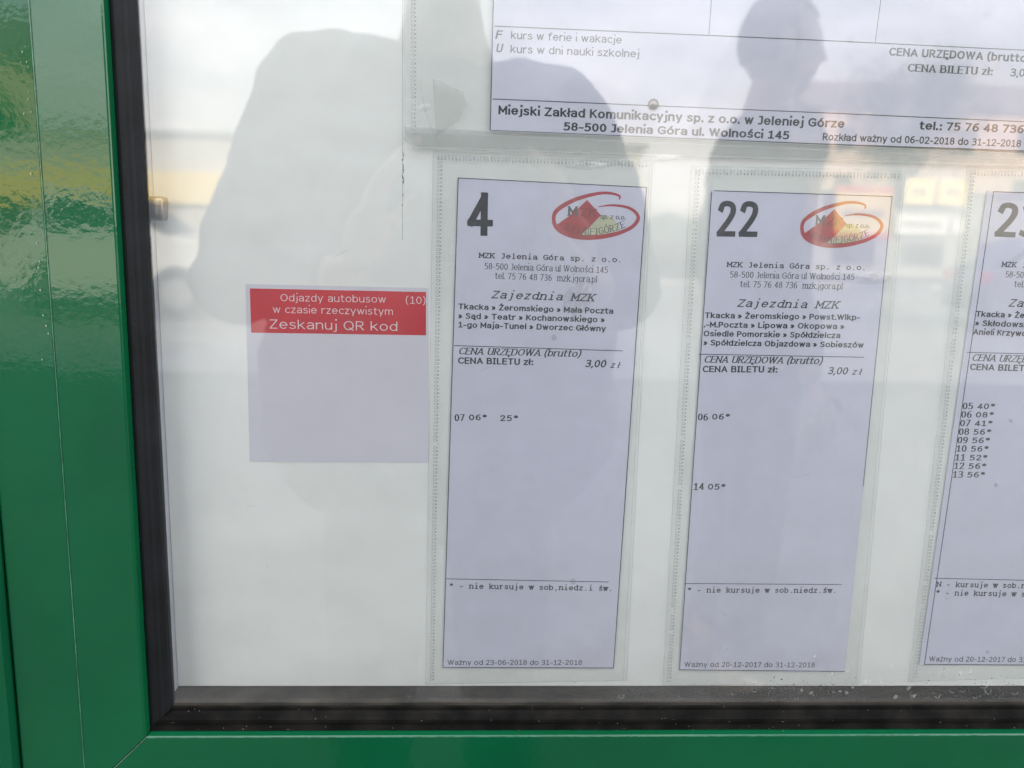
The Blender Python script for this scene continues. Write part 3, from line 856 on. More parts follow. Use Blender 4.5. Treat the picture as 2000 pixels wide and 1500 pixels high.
def sleeve(k, name, label, group, dep=0.0, top=True, chamfer=False):
    f = [tuple(p) for p in SHEETS[k]['film']]
    o = f[3] if not chamfer else f[4]
    t = thing(name, label, 'plastic sleeve', (o[0] / 1000, 0, Z0 + o[1] / 1000), group)
    L = lambda p: ((p[0] - o[0]) / 1000, (p[1] - o[1]) / 1000)
    bm = bmesh.new()
    slab(bm, [L(p) for p in f], -0.0014 - dep, 0.0001)
    link('film', bm, M['film'], t)
    yb = -0.0015 - dep
    # rim lines of the film
    bm = bmesh.new()
    n = len(f)
    for i in range(n):
        a, b = L(f[i]), L(f[(i + 1) % n])
        ruled(bm, (a[0] * 1000, a[1] * 1000, b[0] * 1000, b[1] * 1000, .22), yb - i * 1e-6, (0, 0))
    TL, TR, BR, BL = f[0], f[1], f[2], (f[3] if not chamfer else f[4])
    if not chamfer:
        a = lerp(TR, TL, .012); b = lerp(BR, BL, .018)
        ruled(bm, ((a[0] - o[0]), (a[1] - o[1]), (b[0] - o[0]), (b[1] - o[1]), .12), yb - 1e-5, (0, 0))
    link('film_edge', bm, M['film_edge'], t)
    # weld print: small upright rectangles along the left and upper edges with a row of dots inside
    bm = bmesh.new()
    def frame_(cx, cz, ux, uz, a, b, w):
        # outline rectangle a (along u) x b (across), centre c
        vx, vz = -uz, ux
        def P(i, j): return ((cx + ux * i + vx * j - o[0]) / 1000, (cz + uz * i + vz * j - o[1]) / 1000)
        for (i0, i1, j0, j1) in ((-a, a, -b, -b + w), (-a, a, b - w, b), (-a, -a + w, -b + w, b - w), (a - w, a, -b + w, b - w)):
            flat(bm, [P(i0, j0), P(i1, j0), P(i1, j1), P(i0, j1)], yb - 2e-5)
    dots = bmesh.new()
    def run(p, q, inset, pitch, a, b, dot):
        dx, dz = q[0] - p[0], q[1] - p[1]
        ln = math.hypot(dx, dz); ux, uz = dx / ln, dz / ln
        s = pitch * 1.5
        while s < ln - pitch:
            nx, nz = uz * inset, -ux * inset
            cx, cz = p[0] + ux * s + nx, p[1] + uz * s + nz
            if random.random() > .04:
                frame_(cx, cz, ux, uz, a, b, .32)
            mx_, mz_ = cx + uz * dot, cz - ux * dot
            r = random.uniform(.28, .45)
            flat(dots, [((mx_ + ux * i * r + uz * j * r * .6 - o[0]) / 1000, (mz_ + uz * i * r - ux * j * r * .6 - o[1]) / 1000) for i, j in ((-1, -1), (1, -1), (1, 1), (-1, 1))], yb - 3e-5)
            s += pitch
    run(BL if not chamfer else f[4], TL, 3.6 if not chamfer else 4.4, 2.15, .72, .95, 1.25)          # left edge
    if top:
        run(TL, TR, 2.6, 1.95, .5, 1.05, 1.45)    # upper edge
    tag(link('weld_print', bm, M['weld'], t), kind='stuff')
    tag(link('weld_dots', dots, M['weld_dot'], t), kind='stuff')
    return t, o

sticker = paper_thing('sticker', 'info_sticker', 'square paper sticker with red heading band and blank lower part, left of the sleeves', 'sticker', matk='sticker', dep=-0.0006)
(ox, oz), _ = sheet_origin('sticker')
bm = bmesh.new()
flat(bm, [((p[0] - ox) / 1000, (p[1] - oz) / 1000) for p in SHEETS['sticker']['film']], -0.00021)
link('heading_band', bm, M['red'], sticker)

grp_t = 'bus timetables in narrow sleeves'
grp_s = 'narrow plastic sleeves along the bottom'
paper_thing('four', 'timetable_sheet', 'narrow timetable for route 4 with red oval logo', 'timetable', grp_t)
paper_thing('twentytwo', 'timetable_sheet', 'narrow timetable for route 22 in the middle sleeve', 'timetable', grp_t)
paper_thing('twentythree', 'timetable_sheet', 'timetable for route 23 cut off by the right edge of the photo', 'timetable', grp_t)
paper_thing('poster', 'timetable_poster', 'large timetable sheet above the narrow ones, with the company address along its foot', 'timetable', matk='paper_card', dep=0.0017)
s4, o4 = sleeve('four', 'plastic_sleeve', 'clear welded sleeve holding the route 4 timetable, next to the sticker', grp_s)
s22, o22 = sleeve('twentytwo', 'plastic_sleeve', 'clear welded sleeve holding the route 22 timetable', grp_s)
s23, o23 = sleeve('twentythree', 'plastic_sleeve', 'clear welded sleeve at the right edge holding the route 23 timetable', grp_s)
sp, op = sleeve('poster', 'poster_sleeve', 'wide clear sleeve with folded lower hem, overlapping the narrow sleeves from above', None, dep=0.0017, top=False, chamfer=True)
# folded hem of the wide sleeve and a torn flap in its corner
f = SHEETS['poster']['film']
bl, br = f[3], f[2]
def PP(x, z): return ((x - op[0]) / 1000, (z - op[1]) / 1000)
bm = bmesh.new()
for i, (h0, h1) in enumerate(((1.5, 6.9),)):
    slab(bm, [PP(op[0], op[1] + h0 + 2.2), PP(bl[0] + .2, bl[1] + .9), PP(br[0], br[1] + h0), PP(br[0], br[1] + h1), PP(op[0], op[1] + h1 - .2)], -0.0036, 0.0001)
link('folded_hem', bm, M['fold'], sp)
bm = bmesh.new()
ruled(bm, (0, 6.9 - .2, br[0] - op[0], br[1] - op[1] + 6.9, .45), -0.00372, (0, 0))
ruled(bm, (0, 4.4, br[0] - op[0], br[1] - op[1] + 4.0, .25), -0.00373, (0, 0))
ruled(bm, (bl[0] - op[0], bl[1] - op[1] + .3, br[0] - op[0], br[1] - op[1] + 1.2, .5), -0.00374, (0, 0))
link('hem_crease_sheen', bm, M['sheen'], sp)
bm = bmesh.new()
for i in range(560):
    x = 8 + i * .62 + random.uniform(-.15, .15)
    if x > 420: break
    zq = 5.6 + x * (br[1] - bl[1]) / (br[0] - bl[0]) - .9 + random.choice((0, .55, 1.1))
    flat(bm, [(x / 1000, zq / 1000), ((x + .3) / 1000, zq / 1000), ((x + .3) / 1000, (zq + .2) / 1000), (x / 1000, (zq + .2) / 1000)], -0.00376)
tag(link('hem_dots', bm, M['weld'], sp), kind='stuff')
bm = bmesh.new()
def flap(pts, y):
    flat(bm, [PP(*p) for p in pts], y)
bm2 = bmesh.new()
flap([(152.29, 355.84), (161.67, 352.17), (168.6, 349.73), (170.62, 343.15), (166.01, 335.01), (159.12, 329.46), (154.42, 326.37)], -0.00314)
link('torn_flap', bm, M['fold'], sp)
for q in ([(145.15, 355.63), (147.13, 343.8), (149.93, 334.56), (152.75, 327.4), (156.42, 319.95)], [(152.29, 355.84), (153.21, 341.32), (154.14, 326.63)], [(152.29, 355.84), (157, 354.4), (161.67, 352.17), (166, 350.2)]):
    for a, b in zip(q, q[1:]):
        ruled(bm2, (a[0] - op[0], a[1] - op[1], b[0] - op[0], b[1] - op[1], .22), -0.00316, (0, 0))
link('flap_crease', bm2, M['film_edge'], sp)


# crinkles in the film that catch the sky
M['crinkle'] = clear('crinkled_film', (0.97, 0.97, 0.97), 3.2, 0.04, 1.5)
def crinkle(par, o, x, z, w, h, y, seed, amp=.00035):
    rnd = random.Random(seed)
    bm = bmesh.new()
    nx, nz = 9, 6
    g = [[None] * (nz + 1) for _ in range(nx + 1)]
    for i in range(nx + 1):
        for j in range(nz + 1):
            edge = i in (0, nx) or j in (0, nz)
            px = x + (i / nx - .5) * w * (1 - .5 * abs(j / nz - .5)) + rnd.uniform(-.05, .05) * w + (j / nz - .5) * w * .2
            pz = z + (j / nz - .5) * h * (1 - .7 * abs(i / nx - .5)) + rnd.uniform(-.05, .05) * h
            g[i][j] = bm.verts.new(((px - o[0]) / 1000, y - (0 if edge else rnd.uniform(0, amp)), (pz - o[1]) / 1000))
    for i in range(nx):
        for j in range(nz):
            f_ = bm.faces.new((g[i][j], g[i + 1][j], g[i + 1][j + 1], g[i][j + 1]))
            f_.normal_update()
            if f_.normal.y > 0: f_.normal_flip()
            f_.smooth = rnd.random() < .8
    link('crinkle', bm, M['crinkle'], par)
for a in ((s4, o4, 238, 313, 26, 4.5, -.00158, 1), (s4, o4, 258, 316, 9, 3, -.00158, 2), (s4, o4, 235, 240, 17, 22, -.00158, 3, .0009), 
          (s23, o23, 512, 269, 15, 10, -.00158, 4, .0006), (sp, op, 277, 318, 22, 5, -.0038, 5), (sp, op, 148, 341, 7, 5, -.0032, 6), (s22, o22, 405, 255, 20, 9, -.00158, 7, .0009)):
    crinkle(*a)

# pins and grey contact spots
def pin(name, label, x, z, r, y):
    t = thing(name, label, 'pin', (x / 1000, 0, Z0 + z / 1000))
    bm = bmesh.new()
    prof = [(0, .0016), (r * .45, .0014), (r * .8, .0009), (r, .0002), (r, 0)]
    rows = []
    for rr, h in prof:
        rows.append([bm.verts.new((rr * math.cos(a * math.pi / 10), -h, rr * math.sin(a * math.pi / 10))) for a in range(20)] if rr else None)
    top = bm.verts.new((0, -.0016, 0))
    for i in range(20):
        bm.faces.new((top, rows[1][i], rows[1][(i + 1) % 20]))
        for a, b in zip(rows[1:], rows[2:]):
            bm.faces.new((a[i], b[i], b[(i + 1) % 20], a[(i + 1) % 20]))
    bmesh.ops.recalc_face_normals(bm, faces=bm.faces)
    o = link('pin_head', bm, M['steel'], t, smooth=True)
    o.location = (0, y, 0)
    return t
pin('drawing_pin', 'small round steel pin head through the large sheet, above the word Komunikacyjny', 272.3, 346.4, .0029, -0.0031)
for par, (px, pz), lst in ((s4, o4, ((222.05, 217.2, 1.7), (238.2, 69.5, 2.0), (252, 205, .5))), (s23, o23, ((496.5, 172.0, 1.3), (492.5, 132.5, 1.6), (501, 24, 1.3)))):
    for x, z, r in lst:
        bm = bmesh.new()
        blob(bm, (x - px) / 1000, (z - pz) / 1000, r / 1000, -0.00156, n=10)
        link('contact_spot', bm, M['spot'], par)

# ================================================================== the street that the glass mirrors
def ngon_prism(bm, pts2, axis_lo, axis_hi, axis='x'):
    pass

M['asphalt'] = mat('asphalt', (0.26, 0.255, 0.245), 0.85, var=0.3, scale=3, detail=10, bump=0.5, bscale=120)
M['pave'] = mat('pavement_slabs', (0.052, 0.052, 0.052), 0.85, var=0.2, scale=2.5, detail=8)
M['kerb'] = mat('kerb_stone', (0.38, 0.37, 0.35), 0.8, var=0.1, scale=6)
M['line'] = mat('road_paint', (0.72, 0.72, 0.70), 0.6, var=0.1, scale=12)
M['ground'] = mat('ground', (0.13, 0.12, 0.09), 0.9, col2=(0.10, 0.13, 0.06), scale=0.6, detail=8)
M['wall_w'] = mat('painted_wall', (0.56, 0.54, 0.50), 0.8, var=0.06, scale=2)
M['wall_t'] = mat('tan_render', (0.60, 0.50, 0.34), 0.85, var=0.08, scale=2)
M['wall_p'] = mat('pink_render', (0.80, 0.60, 0.50), 0.85, var=0.15, scale=.6)
M['yellow'] = mat('yellow_fascia', (0.93, 0.72, 0.26), 0.5, var=0.05, scale=2)
M['red_sign'] = mat('red_sign', (0.62, 0.07, 0.06), 0.5)
M['white_sign'] = mat('white_sign', (0.80, 0.79, 0.76), 0.5, var=0.04, scale=3)
M['sign_ink'] = mat('sign_lettering', (0.30, 0.27, 0.22), 0.6)
M['roof'] = mat('roof_tiles', (0.20, 0.16, 0.15), 0.8, var=0.15, scale=6)
M['pane'] = mat('dark_pane', (0.03, 0.035, 0.04), 0.08, spec=0.8)
M['trim'] = mat('grey_trim', (0.35, 0.36, 0.37), 0.5)
M['carw'] = mat('white_car_paint', (0.74, 0.74, 0.73), 0.3, coat=1.0)
M['carg'] = mat('grey_car_paint', (0.16, 0.17, 0.19), 0.3, coat=1.0)
M['tyre'] = mat('tyre', (0.02, 0.02, 0.02), 0.8)
M['rim'] = mat('rim', (0.5, 0.5, 0.5), 0.3, metal=0.8)
M['tail'] = mat('tail_lens', (0.75, 0.02, 0.03), 0.2, coat=1.0)
M['head'] = mat('head_lens', (0.7, 0.7, 0.7), 0.1, coat=1.0)
M['bark'] = mat('bark', (0.10, 0.075, 0.055), 0.9, var=0.3, scale=12)
M['leaf'] = mat('leaves', (0.055, 0.085, 0.03), 0.7, col2=(0.11, 0.13, 0.05), scale=1.5)
M['skin'] = mat('skin', (0.62, 0.41, 0.33), 0.5, var=0.05, scale=9)
M['hair'] = mat('dark_hair', (0.05, 0.04, 0.035), 0.7, var=0.3, scale=80)
M['hair2'] = mat('grey_hair', (0.15, 0.13, 0.12), 0.7, var=0.3, scale=80)
M['shirt'] = mat('dark_jacket', (0.085, 0.087, 0.095), 0.8, var=0.1, scale=8)
M['shirt2'] = mat('grey_mauve_jacket', (0.15, 0.135, 0.14), 0.8, var=0.1, scale=8)
M['jeans'] = mat('dark_jeans', (0.09, 0.10, 0.13), 0.85, var=0.2, scale=30)
M['shoe'] = mat('shoe', (0.03, 0.03, 0.03), 0.6)
M['phone'] = mat('phone', (0.01, 0.01, 0.012), 0.25)

def st(name, x0, x1, y0, y1, z0, z1, m, bevel=0):
    return tag(boxo(name, m, None, x0, x1, y0, y1, z0, z1, bevel), kind='structure')
st('ground', -400, 400, -600, 60, -0.4, -0.16, M['ground'])
st('road', -120, 120, -24.0, -6.6, -0.155, -0.12, M['asphalt'])
st('pavement', -120, 120, -6.45, 6.0, -0.155, 0.0, M['pave'])
st('kerb', -120, 120, -6.6, -6.452, -0.118, 0.012, M['kerb'], 0.01)
st('far_kerb', -120, 120, -24.15, -24.002, -0.155, 0.012, M['kerb'], 0.01)
st('far_pavement', -120, 120, -44, -24.152, -0.155, 0.0, M['pave'])
bm = bmesh.new()
for i in range(-18, 18):
    box(bm, i * 6.0, i * 6.0 + 3.0, -15.4, -15.25, -0.119, -0.115)
box(bm, -120, 120, -7.3, -7.15, -0.119, -0.115)
bmesh.ops.recalc_face_normals(bm, faces=bm.faces)
tag(link('road_marking', bm, M['line']), kind='structure')

# unseen wall added behind the case: it keeps the low sun off the case and off the people in front of it
wl = thing('sun_block_wall', 'plain green shelter wall behind the timetable case', 'wall', (0.3, 0.06, 0))
boxo('wall_panel', M['green_post'], wl, -2.6, 5.1, -0.010, 0.03, 0.05, 3.2, 0.004)
for x in (-2.55, -0.05, 2.35, 5.05):
    boxo('wall_post', M['green_post'], wl, x - .04, x + .04, 0.032, 0.11, 0, 3.25, 0.005)

kw = thing('streak_block_wall', 'second green wall standing to the right of the shelter wall', 'wall', (7.7, 0.06, 0))  # unseen wall added so the gap beside it leaves a sunlit streak
boxo('wall_panel', M['green_post'], kw, -1.5, 2.2, -0.010, 0.03, 0.05, 3.2, 0.004)
for x in (-1.45, 2.15):
    boxo('wall_post', M['green_post'], kw, x - .04, x + .04, 0.032, 0.11, 0, 3.25, 0.005)

def window(parent, x0, x1, z0, z1, y, mt=None):
    f = boxo('window', M['trim'], parent, x0 - .06, x1 + .06, y, y + .05, z0 - .06, z1 + .06, 0.005)
    boxo('pane', M['pane'], f, x0, x1, y + .052, y + .06, z0, z1)
def pitched(parent, x0, x1, y0, y1, z, h, m):
    bm = bmesh.new()
    yc = (y0 + y1) / 2
    v = [bm.verts.new(p) for p in ((x0, y0, z), (x0, y1, z), (x1, y0, z), (x1, y1, z), (x0, yc, z + h), (x1, yc, z + h))]
    for q in ((0, 1, 4), (2, 5, 3), (0, 4, 5, 2), (1, 3, 5, 4), (0, 2, 3, 1)):
        bm.faces.new([v[i] for i in q])
    bmesh.ops.recalc_face_normals(bm, faces=bm.faces)
    return link('roof', bm, m, parent)
# long low shop on the left
b1 = thing('shop_building', 'low pale shop with a long yellow fascia across the street, mirrored in the glass', 'building', (0, 0, 0))
boxo('wall', M['wall_w'], b1, -24, 6.0, -40, -30.4, 0, 4.3)
boxo('yellow_fascia', M['yellow'], b1, -24.0, 6.0, -30.395, -30.0, 2.0, 3.1, .01)
for x in (-21, -14.5, -8, -1.5):
    window(b1, x, x + 2.4, .5, 1.85, -30.39)
boxo('roof_edge', M['trim'], b1, -24.2, 6.2, -40.2, -30.2, 4.305, 4.5, .01)
# taller house further left, tan render
b2 = thing('tan_house', 'tan rendered house with a pitched roof beyond the shop, mirrored in the green paint', 'building', (0, 0, 0))
boxo('wall', M['wall_t'], b2, -46, -27, -52, -41, 0, 9.0)
pitched(b2, -46.4, -26.6, -52.4, -40.6, 9.0, 3.6, M['roof'])
for x in (-44, -40.5, -37, -33.5, -30):
    for z in (1.2, 4.0, 6.6):
        window(b2, x, x + 1.2, z, z + 1.5, -40.99)
# kiosk row with sign boards on the right
b3 = thing('kiosk_row', 'row of kiosks with yellow, white and red sign boards, mirrored in the glass', 'building', (0, 0, 0))
boxo('wall', M['trim'], b3, 12.6, 22.5, -36, -30.6, 0, 3.0)
boxo('flat_roof', M['trim'], b3, 12.3, 22.8, -36.3, -30.4, 3.003, 3.12, .01)
for x0, x1, z0, z1, mt in ((13.15, 15.2, 1.55, 2.95, 'yellow'), (15.65, 16.75, 2.62, 3.55, 'yellow'), (16.9, 17.95, 2.62, 3.55, 'yellow'), (15.4, 17.4, 1.55, 2.25, 'white_sign'), (17.5, 18.0, 1.6, 2.2, 'white_sign')):
    s_ = boxo('sign_board', M[mt], b3, x0, x1, -30.35, -30.15, z0, z1, .01)
    bm = bmesh.new()
    zc = (z0 + z1) / 2
    x = x0 + .3
    while x < x1 - .35:
        w_ = random.uniform(.1, .2)
        box(bm, x, x + w_, -30.148, -30.13, zc - .12, zc + .12)
        x += w_ + .1
    bmesh.ops.recalc_face_normals(bm, faces=bm.faces)
    link('sign_lettering', bm, M['sign_ink'], s_)
boxo('red_band', M['red_sign'], b3, 13.1, 15.25, -30.36, -30.14, 2.955, 3.2, .01)
boxo('red_band', M['red_sign'], b3, 13.1, 15.25, -30.36, -30.14, 1.36, 1.545, .01)
for x in (13.4, 16.0, 19.0):
    window(b3, x, x + 1.5, .4, 1.25, -30.59)

b5 = thing('pink_house', 'pinkish rendered house behind the kiosk row and the trees', 'building', (0, 0, 0))
boxo('wall', M['wall_p'], b5, 19.5, 36.0, -58, -48, 0, 8.6)
pitched(b5, 18.6, 36.4, -58.4, -47.6, 8.6, 2.4, M['roof'])
for x in (20.5, 24.0, 27.5, 31.0, 34.0):
    for z in (1.0, 3.7, 6.4):
        window(b5, x, x + .9, z, z + 1.3, -47.99)
# far hills
bm = bmesh.new()
prev = None
for i in range(81):
    x = -400 + i * 10
    h = 16 + 9 * math.sin(i * .23) + 5 * math.sin(i * .61 + 1) + 3 * math.sin(i * 1.7)
    a = [bm.verts.new((x, -560, -1)), bm.verts.new((x, -575, h)), bm.verts.new((x, -598, -1))]
    if prev:
        for q in (0, 1): bm.faces.new((prev[q], a[q], a[q + 1], prev[q + 1]))
    prev = a
bmesh.ops.recalc_face_normals(bm, faces=bm.faces)
tag(link('hills', bm, mat('hill', (0.16, 0.19, 0.17), 0.9, var=0.2, scale=0.05)), kind='structure')

# cars
def car(label, x, y, rz, paint, scale=1.0, name='parked_car'):
    t = thing(name, label, 'car', (x, y, -0.12), None, rz)
    t.scale = (scale, scale, scale)
    L = 4.2
    side = [(-2.1, .35), (-2.12, .7), (-2.02, .92), (-1.75, 1.0), (-1.35, 1.42), (-.2, 1.50), (.45, 1.42), (1.1, 1.0), (1.85, .86), (2.08, .68), (2.1, .35)]
    hw = [.80, .84, .85, .85, .62, .64, .62, .85, .80, .76, .78]
    bm = bmesh.new()
    top_r, top_l, bot_r, bot_l = [], [], [], []
    for (a, z), w in zip(side, hw):
        top_r.append(bm.verts.new((a, w, z))); top_l.append(bm.verts.new((a, -w, z)))
        bot_r.append(bm.verts.new((a, .82, .3))); bot_l.append(bm.verts.new((a, -.82, .3)))
    mid_r = [bm.verts.new((a, .86, min(z, .95))) for (a, z) in side]
    mid_l = [bm.verts.new((a, -.86, min(z, .95))) for (a, z) in side]
    for i in range(len(side) - 1):
        bm.faces.new((top_r[i], top_r[i + 1], top_l[i + 1], top_l[i]))
        bm.faces.new((mid_r[i], mid_r[i + 1], top_r[i + 1], top_r[i]))
        bm.faces.new((top_l[i], top_l[i + 1], mid_l[i + 1], mid_l[i]))
        bm.faces.new((bot_r[i], bot_r[i + 1], mid_r[i + 1], mid_r[i]))
        bm.faces.new((mid_l[i], mid_l[i + 1], bot_l[i + 1], bot_l[i]))
        bm.faces.new((bot_l[i], bot_l[i + 1], bot_r[i + 1], bot_r[i]))
    bm.faces.new((bot_r[0], mid_r[0], top_r[0], top_l[0], mid_l[0], bot_l[0]))
    bm.faces.new((bot_r[-1], mid_r[-1], top_r[-1], top_l[-1], mid_l[-1], bot_l[-1]))
    bmesh.ops.recalc_face_normals(bm, faces=bm.faces)
    link('body', bm, paint, t, smooth=False)
    for sy in (1, -1):
        for pts in (((-1.5, 1.03), (-1.25, 1.36), (-.35, 1.41), (-.35, 1.03)), ((-.28, 1.03), (-.28, 1.41), (.40, 1.35), (.95, 1.03))):
            bm = bmesh.new()
            vs = []
            for a, z in pts:
                w = .86 - (z - .95) / .5 * .22 + .012
                vs.append(bm.verts.new((a, sy * w, z)))
            f_ = bm.faces.new(vs)
            r_ = bmesh.ops.extrude_face_region(bm, geom=[f_])
            for v in r_['geom']:
                if isinstance(v, bmesh.types.BMVert): v.co.y -= sy * .02
            bmesh.ops.recalc_face_normals(bm, faces=bm.faces)
            link('side_window', bm, M['pane'], t)
        for wx in (-1.3, 1.32):
            bm = bmesh.new()
            bmesh.ops.create_cone(bm, cap_ends=True, segments=24, radius1=.31, radius2=.31, depth=.2, matrix=Matrix.Translation((wx, sy * .80, .31)) @ Matrix.Rotation(math.pi / 2, 4, 'X'))
            w_ = link('wheel', bm, M['tyre'], t)
            bm = bmesh.new()
            bmesh.ops.create_cone(bm, cap_ends=True, segments=16, radius1=.2, radius2=.17, depth=.05, matrix=Matrix.Translation((wx, sy * .905, .31)) @ Matrix.Rotation(-sy * math.pi / 2, 4, 'X'))
            link('rim', bm, M['rim'], w_)
        boxo('tail_light', M['tail'], t, -2.135, -2.0, sy * .70 - .12, sy * .70 + .12, .72, .90, .02)
        boxo('headlight', M['head'], t, 1.98, 2.11, sy * .62 - .14, sy * .62 + .14, .56, .70, .02)
    for pts in (((-1.80, 1.01), (-1.37, 1.40)), ((.50, 1.40), (1.08, 1.02))):
        (a, z), (b, z2) = pts
        bm = bmesh.new()
        dx = .012 if a > 0 else -.012
        vs = [bm.verts.new(p) for p in ((a + dx, -.6, z + .015), (a + dx, .6, z + .015), (b + dx, .58, z2 + .015), (b + dx, -.58, z2 + .015))]
        bm.faces.new(vs)
        r_ = bmesh.ops.extrude_face_region(bm, geom=bm.faces[:])
        for v in r_['geom']:
            if isinstance(v, bmesh.types.BMVert): v.co.z -= .012
        bmesh.ops.recalc_face_normals(bm, faces=bm.faces)
        link('windscreen', bm, M['pane'], t)
    return t
car('white car parked on the far side, mirrored at the left of the glass', -5.6, -12.6, 0.0, M['carw'], 1.2)
car('grey car with red tail lights on the right of the road', 9.9, -12.2, 0.15, M['carg'])
car('white car passing in front of the kiosk row', 14.6, -20.0, 3.1, M['carw'])

# trees
def tree(label, x, y, h, cr, n, seed):
    rnd = random.Random(seed)
    t = thing('street_tree', label, 'tree', (x, y, -0.16))
    bm = bmesh.new()
    def limb(p, q, r0, r1):
        d = (q - p); l = d.length
        mt_ = Matrix.Translation((p + q) / 2) @ d.to_track_quat('Z', 'Y').to_matrix().to_4x4()
        bmesh.ops.create_cone(bm, cap_ends=True, segments=8, radius1=r0, radius2=r1, depth=l, matrix=mt_)
    base = Vector((0, 0, 0)); fork = Vector((.1, 0, h * .4))
    limb(base, fork, .17, .12)
    tips = []
    for i in range(9):
        a = i * 2.4
        tip = fork + Vector((math.cos(a) * cr * rnd.uniform(.4, .8), math.sin(a) * cr * rnd.uniform(.4, .8), h * rnd.uniform(.15, .5)))
        limb(fork, tip, .07, .02); tips.append(tip)
    link('trunk', bm, M['bark'], t)
    bm = bmesh.new()
    for i in range(n):
        c = rnd.choice(tips)
        o = Vector((rnd.gauss(0, cr * .27), rnd.gauss(0, cr * .27), rnd.gauss(0, h * .09)))
        p = c + o
        s = rnd.uniform(.06, .15)
        q = Matrix.Rotation(rnd.uniform(0, 6.3), 3, 'Z') @ Matrix.Rotation(rnd.uniform(0, 3.1), 3, 'X')
        bm.faces.new([bm.verts.new(p + q @ Vector(v) * s) for v in ((-1, 0, 0), (0, -.6, 0), (1.2, 0, 0), (0, .6, 0))])
    tag(link('crown', bm, M['leaf'], t), kind='stuff')
tree('tall leafy street tree behind the kiosk row', 19.5, -38.0, 9.5, 2.6, 8000, 3)
tree('smaller tree left of the kiosk row', 14.8, -41.0, 7.2, 1.7, 4500, 5)
tree('tree beside the tan house', -25.5, -36.0, 7.5, 2.2, 5000, 8)

# ------------------------------------------------------------------ people
def evaluated(o):
    dg = bpy.context.evaluated_depsgraph_get()
    me = bpy.data.meshes.new_from_object(o.evaluated_get(dg))
    return me
def skin_grow(pts, edges, sub=2, root=0):
    """pts: (x, y, z, r)"""
    bm = bmesh.new()
    sl = bm.verts.layers.skin.verify()
    vs = []
    for i, p in enumerate(pts):
        v = bm.verts.new(p[:3]); v[sl].radius = (p[3], p[4] if len(p) > 4 else p[3]); v[sl].use_root = (i == root)
        vs.append(v)
    for a, b in edges: bm.edges.new((vs[a], vs[b]))
    me = bpy.data.meshes.new('grow'); bm.to_mesh(me); bm.free()
    o = bpy.data.objects.new('grow', me); COL.objects.link(o)
    o.modifiers.new('skin', 'SKIN')
    s = o.modifiers.new('sub', 'SUBSURF'); s.levels = sub; s.render_levels = sub
    out = evaluated(o)
    bpy.data.objects.remove(o); bpy.data.meshes.remove(me)
    return out
def fuse(name, meshes, material, parent, voxel=0.006, smooth_it=3):
    bm = bmesh.new()
    for me in meshes: bm.from_mesh(me)
    me2 = bpy.data.meshes.new('fuse'); bm.to_mesh(me2); bm.free()
    o = bpy.data.objects.new('fuse', me2); COL.objects.link(o)
    r = o.modifiers.new('remesh', 'REMESH'); r.mode = 'VOXEL'; r.voxel_size = voxel; r.use_smooth_shade = True
    s = o.modifiers.new('smooth', 'SMOOTH'); s.iterations = smooth_it; s.factor = .5
    out = evaluated(o)
    bpy.data.objects.remove(o); bpy.data.meshes.remove(me2)
    out.name = name
    out.materials.clear(); out.materials.append(material)
    p = bpy.data.objects.new(name, out); COL.objects.link(p); p.parent = parent
    return p
def head_mesh(cx, cy, cz, s=1.0, hair=False):
    """head facing +Y: skull, brow, nose, lips, chin, ears"""
    bm = bmesh.new()
    bmesh.ops.create_icosphere(bm, subdivisions=5, radius=1.0)
    for v in list(bm.verts):
        d = v.co.normalized()
        x, y, z = d
        rx, ry, rz = .074, .092, .115
        p = Vector((x * rx, y * ry, z * rz))
        if z < -.1:
            k = min(1, (-z - .1) / .9)
            p.x *= 1 - .28 * k; p.y = p.y * (1 - .10 * k) + .012 * k
        if y > 0:
            g = lambda a, b, sx, sz: math.exp(-((x - a) / sx) ** 2 - ((z - b) / sz) ** 2)
            p.y += .024 * g(0, -.22, .10, .10) + .015 * g(0, -.02, .08, .14)       # nose
            p.y += .007 * g(0, .20, .45, .08)                                       # brow
            p.y -= .010 * (g(.33, .03, .16, .09) + g(-.33, .03, .16, .09))          # eye sockets
            p.y += .008 * g(0, -.46, .20, .05) + .006 * g(0, -.56, .18, .05)        # lips
            p.y += .016 * g(0, -.80, .28, .13)                                      # chin
            p.y -= .006 * g(0, -.66, .22, .05)
        if hair:
            p *= 1.06
        v.co = Vector((cx, cy, cz)) + p * s
    if hair:
        dele = [v for v in bm.verts if (v.co.z - cz) < (.062 if (v.co.y - cy) > .02 else -.045) * s + (0.02 * s if abs(v.co.x - cx) > .05 * s and (v.co.y - cy) > -.02 else 0)]
        bmesh.ops.delete(bm, geom=dele, context='VERTS')
        r_ = bmesh.ops.extrude_face_region(bm, geom=bm.faces[:])
        for g_ in r_['geom']:
            if isinstance(g_, bmesh.types.BMVert):
                g_.co = Vector((cx, cy, cz)) + (g_.co - Vector((cx, cy, cz))) * .93
        bmesh.ops.recalc_face_normals(bm, faces=bm.faces)
    me = bpy.data.meshes.new('head'); bm.to_mesh(me); bm.free()
    return me
def ear(cx, cy, cz, s):
    bm = bmesh.new()
    bmesh.ops.create_uvsphere(bm, u_segments=12, v_segments=8, radius=1)
    for v in bm.verts: v.co = Vector((cx + v.co.x * .010, cy + v.co.y * .018, cz + v.co.z * .031))
    me = bpy.data.meshes.new('ear'); bm.to_mesh(me); bm.free(); return me
